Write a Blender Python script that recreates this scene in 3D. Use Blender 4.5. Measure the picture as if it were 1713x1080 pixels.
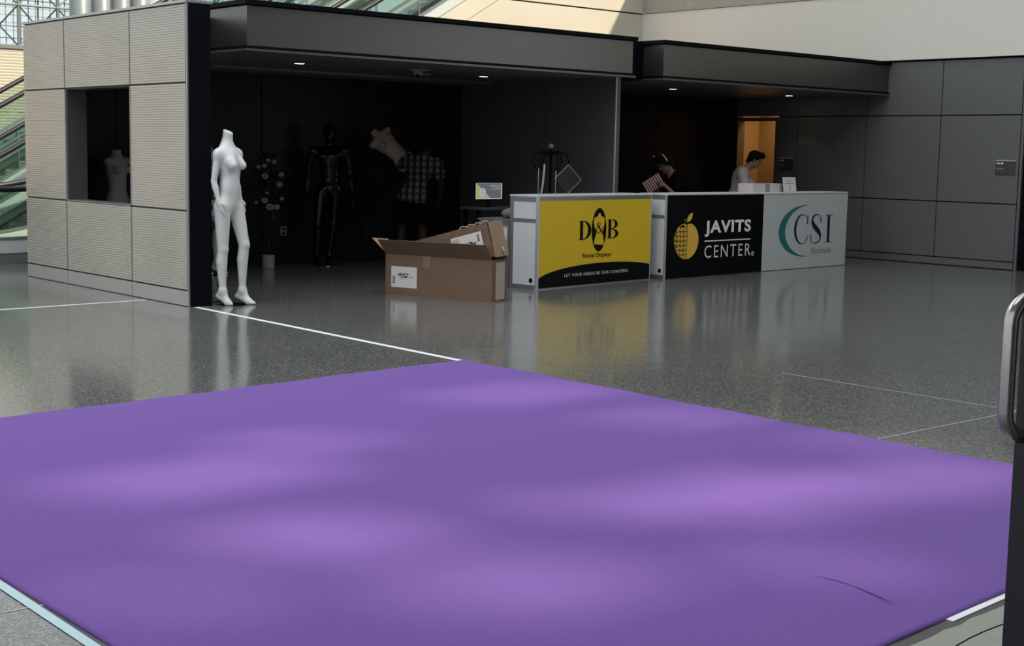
import bpy, bmesh, math, random
import numpy as np
from mathutils import Vector, Matrix
PI = math.pi
random.seed(7)
for o in list(bpy.data.objects): bpy.data.objects.remove(o)
SC = bpy.context.scene
COL = SC.collection

# ------------------------------------------------------------------ camera
F_PX = 2374.715; YAW, PITCH, ROLL = 0.7179135, 0.1188843, -0.0191946; CAM_H = 1.5
_f = Vector((math.cos(PITCH)*math.sin(YAW), math.cos(PITCH)*math.cos(YAW), -math.sin(PITCH)))
_r = Vector((math.cos(YAW), -math.sin(YAW), 0)); _d = -_r.cross(_f)
RGT = math.cos(ROLL)*_r + math.sin(ROLL)*_d
DWN = -math.sin(ROLL)*_r + math.cos(ROLL)*_d
FWD = _f
HR = Vector((math.cos(YAW), -math.sin(YAW), 0)); HF = Vector((math.sin(YAW), math.cos(YAW), 0))
cam_data = bpy.data.cameras.new('camera'); cam = bpy.data.objects.new('camera', cam_data); COL.objects.link(cam)
m = Matrix((RGT, -DWN, -FWD)).transposed().to_4x4(); m.translation = (0, 0, CAM_H)
cam.matrix_world = m
cam_data.sensor_width = 36; cam_data.lens = 36*F_PX/1713; cam_data.clip_end = 300; cam_data.clip_start = 0.05
SC.camera = cam
def ray(x, y): return FWD + RGT*((x-856.5)/F_PX) + DWN*((y-540)/F_PX)
C0 = Vector((0, 0, CAM_H))
def on_z(x, y, z=0.0):
    v = ray(x, y); return C0 + v*((z-CAM_H)/v.z)
def on_y(x, y, Y):
    v = ray(x, y); return C0 + v*(Y/v.y)
def on_x(x, y, X):
    v = ray(x, y); return C0 + v*(X/v.x)

# ------------------------------------------------------------------ light
w = bpy.data.worlds.new('sky'); SC.world = w; w.use_nodes = True
bg = w.node_tree.nodes['Background']; bg.inputs[0].default_value = (0.91, 0.97, 1.0, 1); bg.inputs[1].default_value = 1.0
def lamp(name, kind, loc, energy, color=(1, 1, 1), rot=None, **kw):
    d = bpy.data.lights.new(name, kind); d.energy = energy; d.color = color
    for k, v in kw.items(): setattr(d, k, v)
    o = bpy.data.objects.new(name, d); COL.objects.link(o); o.location = loc
    if rot is not None: o.rotation_euler = rot
    return o
SUN_TO = Vector((0.4, -0.64, 0.66)).normalized()
sun = lamp('sun', 'SUN', (0, 0, 20), 5.6, (1.0, 0.88, 0.70), angle=math.radians(2.5))
sun.rotation_euler = SUN_TO.to_track_quat('Z', 'Y').to_euler()
for i, (x, y, sx, sy, e) in enumerate([(3, 3, 8, 5, 240), (3, 11, 9, 5, 560), (13, 5, 8, 6, 300)]):  # area lights added overhead to make up for daylight the slab blocks
    lamp('overhead_fill', 'AREA', (x, y, 8.85), e, (0.97, 0.98, 1.0), (0, 0, 0), shape='RECTANGLE', size=sx, size_y=sy)
SC.view_settings.view_transform = 'Standard'; SC.view_settings.look = 'None'
SC.view_settings.exposure = 0.0; SC.view_settings.gamma = 1.0

# ------------------------------------------------------------------ materials
MATS = {}
def mat(name, col, rough=0.6, metal=0.0, noise=0.0, nscale=8.0, bump=0.0, bscale=60.0, spec=0.5, emit=None, estr=0.0, trans=0.0, coat=0.0, stretch=None):
    if name in MATS: return MATS[name]
    mt = bpy.data.materials.new(name); mt.use_nodes = True; nt = mt.node_tree; N = nt.nodes; L = nt.links
    b = N['Principled BSDF']
    b.inputs['Base Color'].default_value = (*col, 1); b.inputs['Roughness'].default_value = rough
    b.inputs['Metallic'].default_value = metal; b.inputs['Specular IOR Level'].default_value = spec
    if trans: b.inputs['Transmission Weight'].default_value = trans
    if coat: b.inputs['Coat Weight'].default_value = coat; b.inputs['Coat Roughness'].default_value = 0.05
    if emit: b.inputs['Emission Color'].default_value = (*emit, 1); b.inputs['Emission Strength'].default_value = estr
    tc = N.new('ShaderNodeTexCoord'); mp = N.new('ShaderNodeMapping'); L.new(tc.outputs['Object'], mp.inputs[0])
    if stretch: mp.inputs['Scale'].default_value = stretch
    if noise or not bump:
        n = N.new('ShaderNodeTexNoise'); n.inputs['Scale'].default_value = nscale; n.inputs['Detail'].default_value = 5
        L.new(mp.outputs[0], n.inputs[0]); r = N.new('ShaderNodeMixRGB'); L.new(n.outputs[0], r.inputs[0])
        k = noise or 0.04
        r.inputs[1].default_value = (*[c*(1-k) for c in col], 1); r.inputs[2].default_value = (*[min(1, c*(1+k)) for c in col], 1)
        L.new(r.outputs[0], b.inputs['Base Color'])
    if bump:
        n = N.new('ShaderNodeTexNoise'); n.inputs['Scale'].default_value = bscale; L.new(mp.outputs[0], n.inputs[0])
        bp = N.new('ShaderNodeBump'); bp.inputs['Strength'].default_value = bump; bp.inputs['Distance'].default_value = 0.01
        L.new(n.outputs[0], bp.inputs['Height']); L.new(bp.outputs[0], b.inputs['Normal'])
    MATS[name] = mt; return mt
def glass_mat(name, tint, fac=0.12, rough=0.03, diff=None):
    mt = bpy.data.materials.new(name); mt.use_nodes = True; nt = mt.node_tree; N = nt.nodes; L = nt.links
    N.remove(N['Principled BSDF']); out = N['Material Output']
    t = N.new('ShaderNodeBsdfTransparent'); t.inputs[0].default_value = (*tint, 1)
    g = N.new('ShaderNodeBsdfGlossy'); g.inputs[1].default_value = rough
    fr = N.new('ShaderNodeLayerWeight'); fr.inputs[0].default_value = 0.35
    mth = N.new('ShaderNodeMath'); mth.operation = 'MULTIPLY_ADD'; mth.inputs[1].default_value = 0.6; mth.inputs[2].default_value = fac
    L.new(fr.outputs['Fresnel'], mth.inputs[0])
    mx = N.new('ShaderNodeMixShader'); L.new(mth.outputs[0], mx.inputs[0]); L.new(t.outputs[0], mx.inputs[1]); L.new(g.outputs[0], mx.inputs[2])
    L.new(mx.outputs[0], out.inputs[0]); MATS[name] = mt
    if diff:
        d = N.new('ShaderNodeBsdfDiffuse'); d.inputs[0].default_value = (diff, diff, diff, 1); m2 = N.new('ShaderNodeMixShader'); m2.inputs[0].default_value = 0.4
        L.new(mx.outputs[0], m2.inputs[1]); L.new(d.outputs[0], m2.inputs[2]); L.new(m2.outputs[0], out.inputs[0])
    return mt

def terrazzo():
    mt = bpy.data.materials.new('terrazzo'); mt.use_nodes = True; nt = mt.node_tree; N = nt.nodes; L = nt.links
    b = N['Principled BSDF']; tc = N.new('ShaderNodeTexCoord')
    v = N.new('ShaderNodeTexVoronoi'); v.inputs['Scale'].default_value = 165; L.new(tc.outputs['Object'], v.inputs[0])
    cr = N.new('ShaderNodeValToRGB'); cr.color_ramp.elements[0].color = (0.065, 0.07, 0.068, 1); cr.color_ramp.elements[1].color = (0.33, 0.34, 0.325, 1)
    cr.color_ramp.elements[0].position = 0.1; cr.color_ramp.elements[1].position = 0.95
    e = cr.color_ramp.elements.new(0.6); e.color = (0.128, 0.134, 0.13, 1)
    sp = N.new('ShaderNodeSeparateColor'); L.new(v.outputs['Color'], sp.inputs[0]); L.new(sp.outputs[0], cr.inputs[0])
    n = N.new('ShaderNodeTexNoise'); n.inputs['Scale'].default_value = 0.6; L.new(tc.outputs['Object'], n.inputs[0])
    mx = N.new('ShaderNodeMixRGB'); mx.blend_type = 'MULTIPLY'; mx.inputs[0].default_value = 0.25
    L.new(cr.outputs[0], mx.inputs[1]); L.new(n.outputs[0], mx.inputs[2]); L.new(mx.outputs[0], b.inputs['Base Color'])
    b.inputs['Roughness'].default_value = 0.13; b.inputs['Specular IOR Level'].default_value = 0.6
    n2 = N.new('ShaderNodeTexNoise'); n2.inputs['Scale'].default_value = 3.5; L.new(tc.outputs['Object'], n2.inputs[0])
    bp = N.new('ShaderNodeBump'); bp.inputs['Strength'].default_value = 0.0; bp.inputs['Distance'].default_value = 0.01
    L.new(n2.outputs[0], bp.inputs['Height']); L.new(bp.outputs[0], b.inputs['Normal'])
    return mt
TERR = terrazzo()
STEEL = mat('ribbed_steel', (0.47, 0.44, 0.395), 0.38, 0.88, noise=0.14, nscale=1.6)
STEEL_FLAT = mat('flat_steel', (0.46, 0.45, 0.43), 0.45, 0.9, noise=0.08, nscale=2)
BLACK = mat('black_paint', (0.003, 0.0035, 0.006), 0.55, noise=0.1, spec=0.08)
BLACK_GLOSS = mat('black_gloss', (0.002, 0.002, 0.003), 0.12, noise=0.1)
DARK_WALL = mat('dark_laminate', (0.016, 0.017, 0.019), 0.45, noise=0.1, spec=0.25)
DARK_CEIL = mat('dark_soffit', (0.16, 0.16, 0.155), 0.35, noise=0.08)
GREY_WALL = mat('grey_laminate', (0.125, 0.128, 0.13), 0.4, noise=0.05, spec=0.35)
FASCIA = mat('brushed_fascia', (0.175, 0.17, 0.16), 0.33, 0.9, noise=0.08, nscale=3, stretch=(1, 1, 30))
PLASTER = mat('plaster', (0.70, 0.665, 0.60), 0.7, noise=0.03)
CREAM = mat('cream_panel', (0.60, 0.55, 0.45), 0.5, noise=0.10, nscale=1.3)
TAN = mat('tan_ribbed', (0.52, 0.46, 0.36), 0.6, noise=0.06)
CONCRETE = mat('rough_concrete', (0.36, 0.345, 0.30), 0.9, noise=0.25, nscale=12, bump=0.4, bscale=40)
WHITE = mat('white_laminate', (0.62, 0.64, 0.65), 0.35, noise=0.02)
ALU = mat('aluminium', (0.36, 0.37, 0.38), 0.35, 0.8, noise=0.05)
ALU_LIGHT = mat('aluminium_edge', (0.62, 0.64, 0.65), 0.3, 0.6, noise=0.03)
YEL = mat('yellow_vinyl', (0.74, 0.51, 0.012), 0.4, noise=0.04)
BLKV = mat('black_vinyl', (0.003, 0.003, 0.005), 0.5, noise=0.05, spec=0.1)
WHTV = mat('white_print', (0.85, 0.85, 0.85), 0.5)
TEAL = mat('teal_print', (0.02, 0.17, 0.19), 0.5, noise=0.2, nscale=3)
NAVY = mat('navy_print', (0.012, 0.012, 0.03), 0.5)
GOLD = mat('gold_print', (0.78, 0.48, 0.07), 0.5, noise=0.05)
GREYP = mat('grey_print', (0.2, 0.2, 0.2), 0.5)
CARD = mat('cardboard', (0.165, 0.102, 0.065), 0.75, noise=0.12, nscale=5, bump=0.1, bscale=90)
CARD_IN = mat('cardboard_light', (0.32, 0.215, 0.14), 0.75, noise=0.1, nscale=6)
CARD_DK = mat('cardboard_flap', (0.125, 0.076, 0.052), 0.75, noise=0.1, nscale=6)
PAPER = mat('label_paper', (0.66, 0.65, 0.62), 0.5, noise=0.04)
TAPE = mat('clear_tape', (0.46, 0.42, 0.35), 0.2, noise=0.1)
MANW = mat('white_mannequin', (0.70, 0.73, 0.72), 0.42, noise=0.02)
MANB = mat('black_mannequin_gloss', (0.002, 0.002, 0.003), 0.22)
BEIGE = mat('beige_form', (0.42, 0.33, 0.24), 0.55, noise=0.05)
FORMW = mat('pale_form', (0.36, 0.345, 0.31), 0.6, noise=0.04)
SKIN_D = mat('skin_dark', (0.045, 0.025, 0.018), 0.6, spec=0.2)
SKIN = mat('skin', (0.20, 0.11, 0.07), 0.5, noise=0.06)
SKIN2 = mat('skin_light', (0.34, 0.19, 0.125), 0.5, noise=0.06)
HAIR = mat('dark_hair', (0.005, 0.004, 0.004), 0.8, spec=0.15, noise=0.2, nscale=60, bump=0.4, bscale=200)
TEE = mat('white_tee', (0.56, 0.50, 0.49), 0.8, noise=0.05, bump=0.3, bscale=25)
BLKTEE = mat('black_cloth', (0.003, 0.003, 0.003), 0.9, noise=0.1, spec=0.05)
NAVYC = mat('dark_trousers', (0.003, 0.0033, 0.005), 0.9, noise=0.1, spec=0.05)
SHOE = mat('dark_shoe', (0.01, 0.01, 0.01), 0.5)
LEAF = mat('dark_leaf', (0.008, 0.022, 0.009), 0.5, noise=0.3, nscale=9)
PETAL = mat('white_petal', (0.50, 0.47, 0.42), 0.7, noise=0.06)
STEMM = mat('brown_stem', (0.03, 0.02, 0.012), 0.7)
CHROME = mat('satin_chrome', (0.42, 0.40, 0.40), 0.2, 1.0, noise=0.03)
FRAME = mat('dark_door_metal', (0.012, 0.012, 0.016), 0.35, 0.3, noise=0.1, nscale=40)
WTAPE = mat('white_floor_tape', (0.78, 0.84, 0.86), 0.5)
RUBBER = mat('black_rubber', (0.01, 0.01, 0.011), 0.45)
ESC_WHITE = mat('escalator_panel', (0.55, 0.60, 0.58), 0.35, noise=0.04)
ESC_GREY = mat('escalator_grey', (0.26, 0.29, 0.28), 0.4, 0.5, noise=0.05)
STRUT = mat('painted_steel', (0.16, 0.19, 0.19), 0.5)
COLUMN = mat('column_silver', (0.22, 0.25, 0.26), 0.45, 0.2, noise=0.03)
WOOD = mat('warm_door_room', (0.50, 0.30, 0.12), 0.6, noise=0.05)
LAMPW = mat('lamp_lens', (0.9, 0.8, 0.6), 0.5, emit=(1.0, 0.78, 0.45), estr=9)
CONCW = mat('threshold_concrete', (0.27, 0.29, 0.25), 0.85, noise=0.18, nscale=5, bump=0.2)
GLASS = glass_mat('clear_glass', (0.80, 0.90, 0.88))
GLASS_G = glass_mat('green_glass', (0.88, 0.96, 0.92), 0.10)
ACRYL = glass_mat('clear_acrylic', (0.72, 0.75, 0.74), 0.10, 0.1)

# ------------------------------------------------------------------ helpers
def link(name, me, mt=None, parent=None, **props):
    o = bpy.data.objects.new(name, me); COL.objects.link(o)
    if mt is not None and me is not None and not me.materials: me.materials.append(mt)
    if parent is not None: o.parent = parent
    for k, v in props.items(): o[k] = v
    return o
def thing(name, label, cat, loc=(0, 0, 0), rz=0.0, group=None):
    o = bpy.data.objects.new(name, None); COL.objects.link(o); o.location = loc; o.rotation_euler = (0, 0, rz)
    o.empty_display_size = 0.1; o['label'] = label; o['category'] = cat
    if group: o['group'] = group
    return o
def obj(name, bm, mt, parent=None, smooth=False, bevel=0.0, **props):
    bmesh.ops.recalc_face_normals(bm, faces=bm.faces)
    me = bpy.data.meshes.new(name); bm.to_mesh(me); bm.free()
    if smooth:
        for p in me.polygons: p.use_smooth = True
    o = link(name, me, mt, parent, **props)
    if bevel:
        b = o.modifiers.new('bevel', 'BEVEL'); b.width = bevel; b.segments = 2; b.limit_method = 'ANGLE'
    return o
def BM(): return bmesh.new()
def bx(bm, x0, x1, y0, y1, z0, z1, M=None):
    vs = [bm.verts.new((x, y, z)) for x in (x0, x1) for y in (y0, y1) for z in (z0, z1)]
    for f in ((0, 1, 3, 2), (4, 6, 7, 5), (0, 4, 5, 1), (2, 3, 7, 6), (0, 2, 6, 4), (1, 5, 7, 3)): bm.faces.new([vs[i] for i in f])
    if M is not None:
        for v in vs: v.co = M @ v.co
    return vs
def box(name, x0, x1, y0, y1, z0, z1, mt, parent=None, bevel=0.0, **p):
    bm = BM(); bx(bm, x0, x1, y0, y1, z0, z1); return obj(name, bm, mt, parent, bevel=bevel, **p)
def tube(bm, pts, r, seg=10, cap=True):
    pts = [Vector(p) for p in pts]; n = len(pts); rs = r if isinstance(r, (list, tuple)) else [r]*n; rings = []
    up = Vector((0, 0, 1)); t0 = (pts[1]-pts[0]).normalized()
    if abs(t0.dot(up)) > 0.95: up = Vector((1, 0, 0))
    a = t0.cross(up).normalized()
    for i, p in enumerate(pts):
        t = (pts[min(i+1, n-1)]-pts[max(i-1, 0)]).normalized(); a = (a - t*a.dot(t)).normalized(); b = t.cross(a)
        rings.append([bm.verts.new(p + (a*math.cos(2*PI*k/seg)+b*math.sin(2*PI*k/seg))*rs[i]) for k in range(seg)])
    for i in range(n-1):
        for k in range(seg): bm.faces.new([rings[i][k], rings[i][(k+1) % seg], rings[i+1][(k+1) % seg], rings[i+1][k]])
    if cap: bm.faces.new(rings[0][::-1]); bm.faces.new(rings[-1])
def lathe(bm, prof, seg=20, c=(0, 0, 0)):
    rings = []
    for r, z in prof: rings.append([bm.verts.new((c[0]+r*math.cos(2*PI*k/seg), c[1]+r*math.sin(2*PI*k/seg), c[2]+z)) for k in range(seg)])
    for i in range(len(rings)-1):
        for k in range(seg): bm.faces.new([rings[i][k], rings[i][(k+1) % seg], rings[i+1][(k+1) % seg], rings[i+1][k]])
    bm.faces.new(rings[0][::-1]); bm.faces.new(rings[-1])
def prism(bm, poly, d0, d1, f):          # f(u, v, d) -> point
    a = [bm.verts.new(f(u, v, d0)) for u, v in poly]; b = [bm.verts.new(f(u, v, d1)) for u, v in poly]
    n = len(poly); bm.faces.new(a); bm.faces.new(b[::-1])
    for i in range(n): bm.faces.new([a[i], a[(i+1) % n], b[(i+1) % n], b[i]])

# ---- signed-distance modelling of bodies: smooth union of cones and ellipsoids, meshed as one surface
def cone(a, b, ra, rb, k=0.02, neg=False): return ('c', np.array(a, float), np.array(b, float), ra, rb, k, neg)
def ell(c, r, fwd=(1, 0, 0), up=(0, 0, 1), k=0.03, neg=False):
    up = np.array(up, float); up /= np.linalg.norm(up); f = np.array(fwd, float); f = f-up*(f@up); f /= np.linalg.norm(f)
    return ('e', np.array(c, float), np.stack([f, np.cross(up, f), up]), np.array(r, float), None, k, neg)
def bounds(p, pad):
    if p[0] == 'c':
        r = max(p[3], p[4])+pad; return np.minimum(p[1], p[2])-r, np.maximum(p[1], p[2])+r
    e = np.sqrt(((p[2].T*p[3])**2).sum(1))+pad; return p[1]-e, p[1]+e
def dist(p, X, infl):
    if p[0] == 'c':
        a, b, ra, rb = p[1], p[2], p[3]+infl, p[4]+infl; ba = b-a; L2 = ba@ba; rr = ra-rb; a2 = L2-rr*rr; il = 1/L2
        pa = X-a; y = pa@ba; z = y-L2; q = pa*L2-y[..., None]*ba; x2 = (q*q).sum(-1); y2 = y*y*L2; z2 = z*z*L2
        kk = np.sign(rr)*rr*rr*x2
        d = (np.sqrt(x2*a2*il)+y*rr)*il-ra
        d = np.where(np.sign(z)*a2*z2 > kk, np.sqrt(x2+z2)*il-rb, d)
        return np.where(np.sign(y)*a2*y2 < kk, np.sqrt(x2+y2)*il-ra, d)
    q = (X-p[1])@p[2].T; r = p[3]+infl; k0 = np.sqrt(((q/r)**2).sum(-1))+1e-9; k1 = np.sqrt(((q/(r*r))**2).sum(-1))+1e-9
    return k0*(k0-1)/k1
def sdf_mesh(name, prims, h=0.008, infl=0.0, clips=(), shell=None):
    pad = 0.03+infl; lo = np.min([bounds(p, pad)[0] for p in prims if not p[6]], 0); hi = np.max([bounds(p, pad)[1] for p in prims if not p[6]], 0)
    n = np.ceil((hi-lo)/h).astype(int)+1; G = np.full(n, 1.0, np.float32)
    for p in prims:
        k = p[5]; l, u = bounds(p, k+infl+3*h); i0 = np.maximum(((l-lo)/h).astype(int), 0); i1 = np.minimum(((u-lo)/h).astype(int)+2, n)
        if (i1 <= i0).any(): continue
        ax = [lo[j]+h*np.arange(i0[j], i1[j]) for j in range(3)]; X = np.stack(np.meshgrid(*ax, indexing='ij'), -1)
        d = dist(p, X, 0 if p[6] else infl); s = (slice(i0[0], i1[0]), slice(i0[1], i1[1]), slice(i0[2], i1[2])); g = G[s]
        if p[6]:
            hh = np.maximum(k-np.abs(g+d), 0)/k; G[s] = np.maximum(g, -d)+hh*hh*k*0.25
        else:
            hh = np.maximum(k-np.abs(g-d), 0)/k; G[s] = np.minimum(g, d)-hh*hh*k*0.25
    if clips:
        ax = [lo[j]+h*np.arange(n[j]) for j in range(3)]; X = np.stack(np.meshgrid(*ax, indexing='ij'), -1)
        for c, nn in clips:
            nn = np.array(nn, float); nn /= np.linalg.norm(nn); G = np.maximum(G, (X-np.array(c))@nn)
    G = np.pad(G, 1, constant_values=1.0); lo = lo-h
    S = G < 0
    cells = np.zeros(np.array(G.shape)-1, int); P = np.zeros((*cells.shape, 3)); cnt = np.zeros(cells.shape)
    offs = [(a, b, c) for a in (0, 1) for b in (0, 1) for c in (0, 1)]
    def sub(A, o): return A[o[0]:A.shape[0]-1+o[0], o[1]:A.shape[1]-1+o[1], o[2]:A.shape[2]-1+o[2]]
    for a in offs:
        for j in range(3):
            if a[j] == 0:
                b = list(a); b[j] = 1; ga, gb = sub(G, a), sub(G, b); cr = (ga < 0) != (gb < 0)
                t = np.where(cr, ga/np.where(cr, ga-gb, 1), 0); base = np.array(a, float)
                for q in range(3): P[..., q] += np.where(cr, base[q]+(t if q == j else 0), 0)
                cnt += cr
    act = cnt > 0; idx = -np.ones(cells.shape, int); idx[act] = np.arange(act.sum())
    ijk = np.argwhere(act); V = lo+h*(ijk+P[act]/cnt[act][:, None]); Q = []
    for j in range(3):
        o = [0, 0, 0]; o[j] = 1; A = S[:S.shape[0]-o[0], :S.shape[1]-o[1], :S.shape[2]-o[2]]; B = S[o[0]:, o[1]:, o[2]:]
        e = np.argwhere(A != B); fl = A[A != B]; u, v = [(1, 2), (2, 0), (0, 1)][j]; du = np.eye(3, dtype=int)[u]; dv = np.eye(3, dtype=int)[v]
        ok = (e[:, u] > 0) & (e[:, v] > 0); e = e[ok]; fl = fl[ok]
        c = [tuple((e-du-dv).T), tuple((e-dv).T), tuple(e.T), tuple((e-du).T)]
        q = np.stack([idx[k] for k in c], 1); q[~fl] = q[~fl][:, ::-1]; Q.append(q)
    Q = np.concatenate(Q); Q = Q[(Q >= 0).all(1)]
    me = bpy.data.meshes.new(name); me.vertices.add(len(V)); me.vertices.foreach_set('co', V.astype(np.float32).ravel())
    me.loops.add(len(Q)*4); me.loops.foreach_set('vertex_index', Q.astype(np.int32).ravel())
    me.polygons.add(len(Q)); me.polygons.foreach_set('loop_start', np.arange(0, len(Q)*4, 4, dtype=np.int32))
    me.polygons.foreach_set('loop_total', np.full(len(Q), 4, dtype=np.int32)); me.polygons.foreach_set('use_smooth', np.ones(len(Q), bool))
    me.update(calc_edges=True); me.validate()
    bm = bmesh.new(); bm.from_mesh(me)
    for _ in range(2): bmesh.ops.smooth_vert(bm, verts=bm.verts, factor=0.5, use_axis_x=True, use_axis_y=True, use_axis_z=True)
    bm.to_mesh(me); bm.free()
    return me

A3 = lambda *v: np.array(v, float)
def unit(v): v = np.array(v, float); return v/np.linalg.norm(v)
def hand(wr, d, palm, thumb, L=0.18, curl=0.35, spread=1.0):
    """palm and five fingers; d = direction of fingers, palm = normal the fingers curl towards, thumb = side of the thumb"""
    d = unit(d); palm = unit(A3(*palm)-d*(np.array(palm)@d)); side = unit(np.cross(d, palm)); side = side if side@np.array(thumb) > 0 else -side
    s = L/0.18; wr = np.array(wr, float); P = [ell(wr+d*0.05*s, (0.055*s, 0.038*s, 0.015*s), fwd=d, up=palm, k=0.012), cone(wr-d*0.01, wr+d*0.03*s, 0.023*s, 0.024*s, 0.015)]
    for i, (o, ln) in enumerate([(0.028, 0.070), (0.0095, 0.080), (-0.0095, 0.074), (-0.027, 0.058)]):
        p = wr+d*(0.088-abs(o)*0.25)*s+side*o*s; dd = unit(d+side*o*2.0*spread); a = 0.0
        for q, f in enumerate((0.45, 0.3, 0.25)):
            a += curl*(0.6+0.15*i); v = dd*math.cos(a)+palm*math.sin(a); e = p+v*ln*f*s
            r = (0.0092, 0.0084, 0.0076, 0.0066)
            P.append(cone(p, e, r[q]*s, r[q+1]*s, 0.003)); p = e
    p = wr+d*0.022*s+side*0.026*s; v = unit(d*0.7+side*0.65+palm*0.35)
    e = p+v*0.036*s; P.append(cone(p, e, 0.0125*s, 0.0105*s, 0.008)); v2 = unit(d*0.9+side*0.25+palm*0.3); P.append(cone(e, e+v2*0.03*s, 0.010*s, 0.0078*s, 0.004))
    return P
def foot(an, heel, ball, toe):
    an, heel, ball, toe = map(lambda v: np.array(v, float), (an, heel, ball, toe))
    return [cone(an, heel, 0.034, 0.027, 0.02), cone(heel, ball, 0.027, 0.028, 0.02), cone(an, ball, 0.034, 0.024, 0.03), cone(ball, toe, 0.028, 0.013, 0.02), cone(ball+A3(0, 0.012, 0), toe+A3(-0.02, 0.018, 0), 0.022, 0.011, 0.015), cone(ball-A3(0, 0.012, 0), toe-A3(0.02, 0.018, 0), 0.022, 0.011, 0.015)]
def head_prims(c, fwd, up, s=1.0, ears=True):
    c = np.array(c, float); up = unit(up); f = unit(np.array(fwd)-up*(np.array(fwd)@up)); l = np.cross(up, f)
    T = lambda x, y, z: c+(f*x+l*y+up*z)*s
    P = [ell(T(-0.01, 0, 0.025), (0.098*s, 0.077*s, 0.098*s), f, up, 0.02), ell(T(0.022, 0, -0.045), (0.066*s, 0.056*s, 0.075*s), f, up, 0.03),
         ell(T(0.055, 0, -0.10), (0.026*s, 0.026*s, 0.020*s), f, up, 0.02),
         cone(T(0.087, 0, 0.012), T(0.105, 0, -0.028), 0.008*s, 0.013*s, 0.012), cone(T(0.083, 0, -0.063), T(0.083, 0, -0.066), 0.013*s, 0.013*s, 0.008),
         ell(T(0.085, 0.030, 0.004), (0.016*s, 0.018*s, 0.012*s), f, up, 0.012, True), ell(T(0.085, -0.030, 0.004), (0.016*s, 0.018*s, 0.012*s), f, up, 0.012, True),
         cone(T(0.086, 0.04, 0.026), T(0.09, 0.012, 0.026), 0.008*s, 0.008*s, 0.01), cone(T(0.086, -0.04, 0.026), T(0.09, -0.012, 0.026), 0.008*s, 0.008*s, 0.01)]
    if ears:
        for sg in (1, -1): P.append(ell(T(-0.005, 0.079*sg, -0.005), (0.018*s, 0.008*s, 0.032*s), f, up, 0.006))
    return P
def torso(J, female=False, w=1.0):
    pel, cst, nb = np.array(J['pelvis'], float), np.array(J['chest'], float), np.array(J['neck'], float); fw = unit(J.get('fwd', (1, 0, 0)))
    up = unit(cst-pel); mid = (pel+cst)/2; f = unit(fw-up*(fw@up)); l = np.cross(up, f); P = []
    hs = 1.0 if female else 0.93; ws = 0.80 if female else 0.98
    P.append(ell(pel, (0.105*w, 0.158*w*hs, 0.12), f, up, 0.04))
    for sg in (1, -1): P.append(ell(pel-f*0.05*w+l*0.065*sg-up*0.045, (0.075*w, 0.078*w, 0.09), f, up, 0.03))
    P.append(ell(mid+up*0.0, (0.088*w, 0.128*w*ws, 0.16), f, up, 0.05))
    P.append(ell(cst, (0.105*w, 0.142*w*(0.93 if female else 1.08), 0.175), f, up, 0.05))
    for k in ('R', 'L'):
        sh = np.array(J['sh'+k], float); P.append(cone(cst*0.35+nb*0.65-f*0.01, sh, 0.052*w, 0.044*w, 0.06)); P.append(cone(cst+l*(0.06 if k == 'L' else -0.06)+up*0.05, sh-up*0.03, 0.075*w, 0.043*w, 0.045))
    if female:
        for sg in (1, -1): P.append(cone(cst+f*0.055+l*0.068*sg+up*0.02, cst+f*0.098+l*0.078*sg-up*0.012, 0.058, 0.042, 0.022))
    else:
        for sg in (1, -1): P.append(ell(cst+f*0.06+l*0.07*sg+up*0.05, (0.05, 0.075, 0.055), f, up, 0.03))
    return P
def arm(J, k, w=1.0):
    sh, el, wr = (np.array(J[n+k], float) for n in ('sh', 'el', 'wr'))
    return [cone(sh, sh*0.35+el*0.65, 0.048*w, 0.041*w, 0.025), cone(sh*0.35+el*0.65, el, 0.041*w, 0.036*w, 0.003), cone(el, el*0.68+wr*0.32, 0.036*w, 0.0375*w, 0.003), cone(el*0.68+wr*0.32, wr, 0.0375*w, 0.023*w, 0.003)]
def leg(J, k, w=1.0):
    hp, kn, an = (np.array(J[n+k], float) for n in ('hip', 'kn', 'an')); bk = -unit(J.get('fwd', (1, 0, 0)))
    k2 = kn*0.68+an*0.32+bk*0.012; k3 = kn*0.35+an*0.65+bk*0.008
    return [cone(hp, kn, 0.084*w, 0.053*w, 0.03), ell(kn-bk*0.012, (0.045*w, 0.047*w, 0.06), k=0.015), cone(kn, k2, 0.051*w, 0.055*w, 0.004), cone(k2, k3, 0.055*w, 0.043*w, 0.003), cone(k3, an, 0.043*w, 0.032*w, 0.003)]

# ---- flat lettering
def text_mesh(s, thick=0.0, spacing=1.0):
    cu = bpy.data.curves.new('lettering', 'FONT'); cu.body = s; cu.offset = thick; cu.space_character = spacing; cu.resolution_u = 4
    o = bpy.data.objects.new('lettering', cu); COL.objects.link(o); dg = bpy.context.evaluated_depsgraph_get()
    me = bpy.data.meshes.new_from_object(o.evaluated_get(dg)); bpy.data.objects.remove(o); bpy.data.curves.remove(cu)
    return me
def put_text(name, s, u0, u1, v0, v1, fn, mt, parent, thick=0.0, spacing=1.0, **p):
    me = text_mesh(s, thick, spacing); co = np.array([v.co[:] for v in me.vertices]); a, b = co.min(0), co.max(0)
    for v in me.vertices:
        u = u0+(v.co.x-a[0])/(b[0]-a[0])*(u1-u0); q = v0+(v.co.y-a[1])/(b[1]-a[1])*(v1-v0); v.co = fn(u, q)
    me.materials.clear(); return link(name, me, mt, parent, **p)
def strip(bm, A, B, fn):
    a = [bm.verts.new(fn(*p)) for p in A]; b = [bm.verts.new(fn(*p)) for p in B]
    for i in range(len(A)-1): bm.faces.new([a[i], a[i+1], b[i+1], b[i]])
def rect(bm, u0, u1, v0, v1, fn): strip(bm, [(u0, v0), (u1, v0)], [(u0, v1), (u1, v1)], fn)
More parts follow.
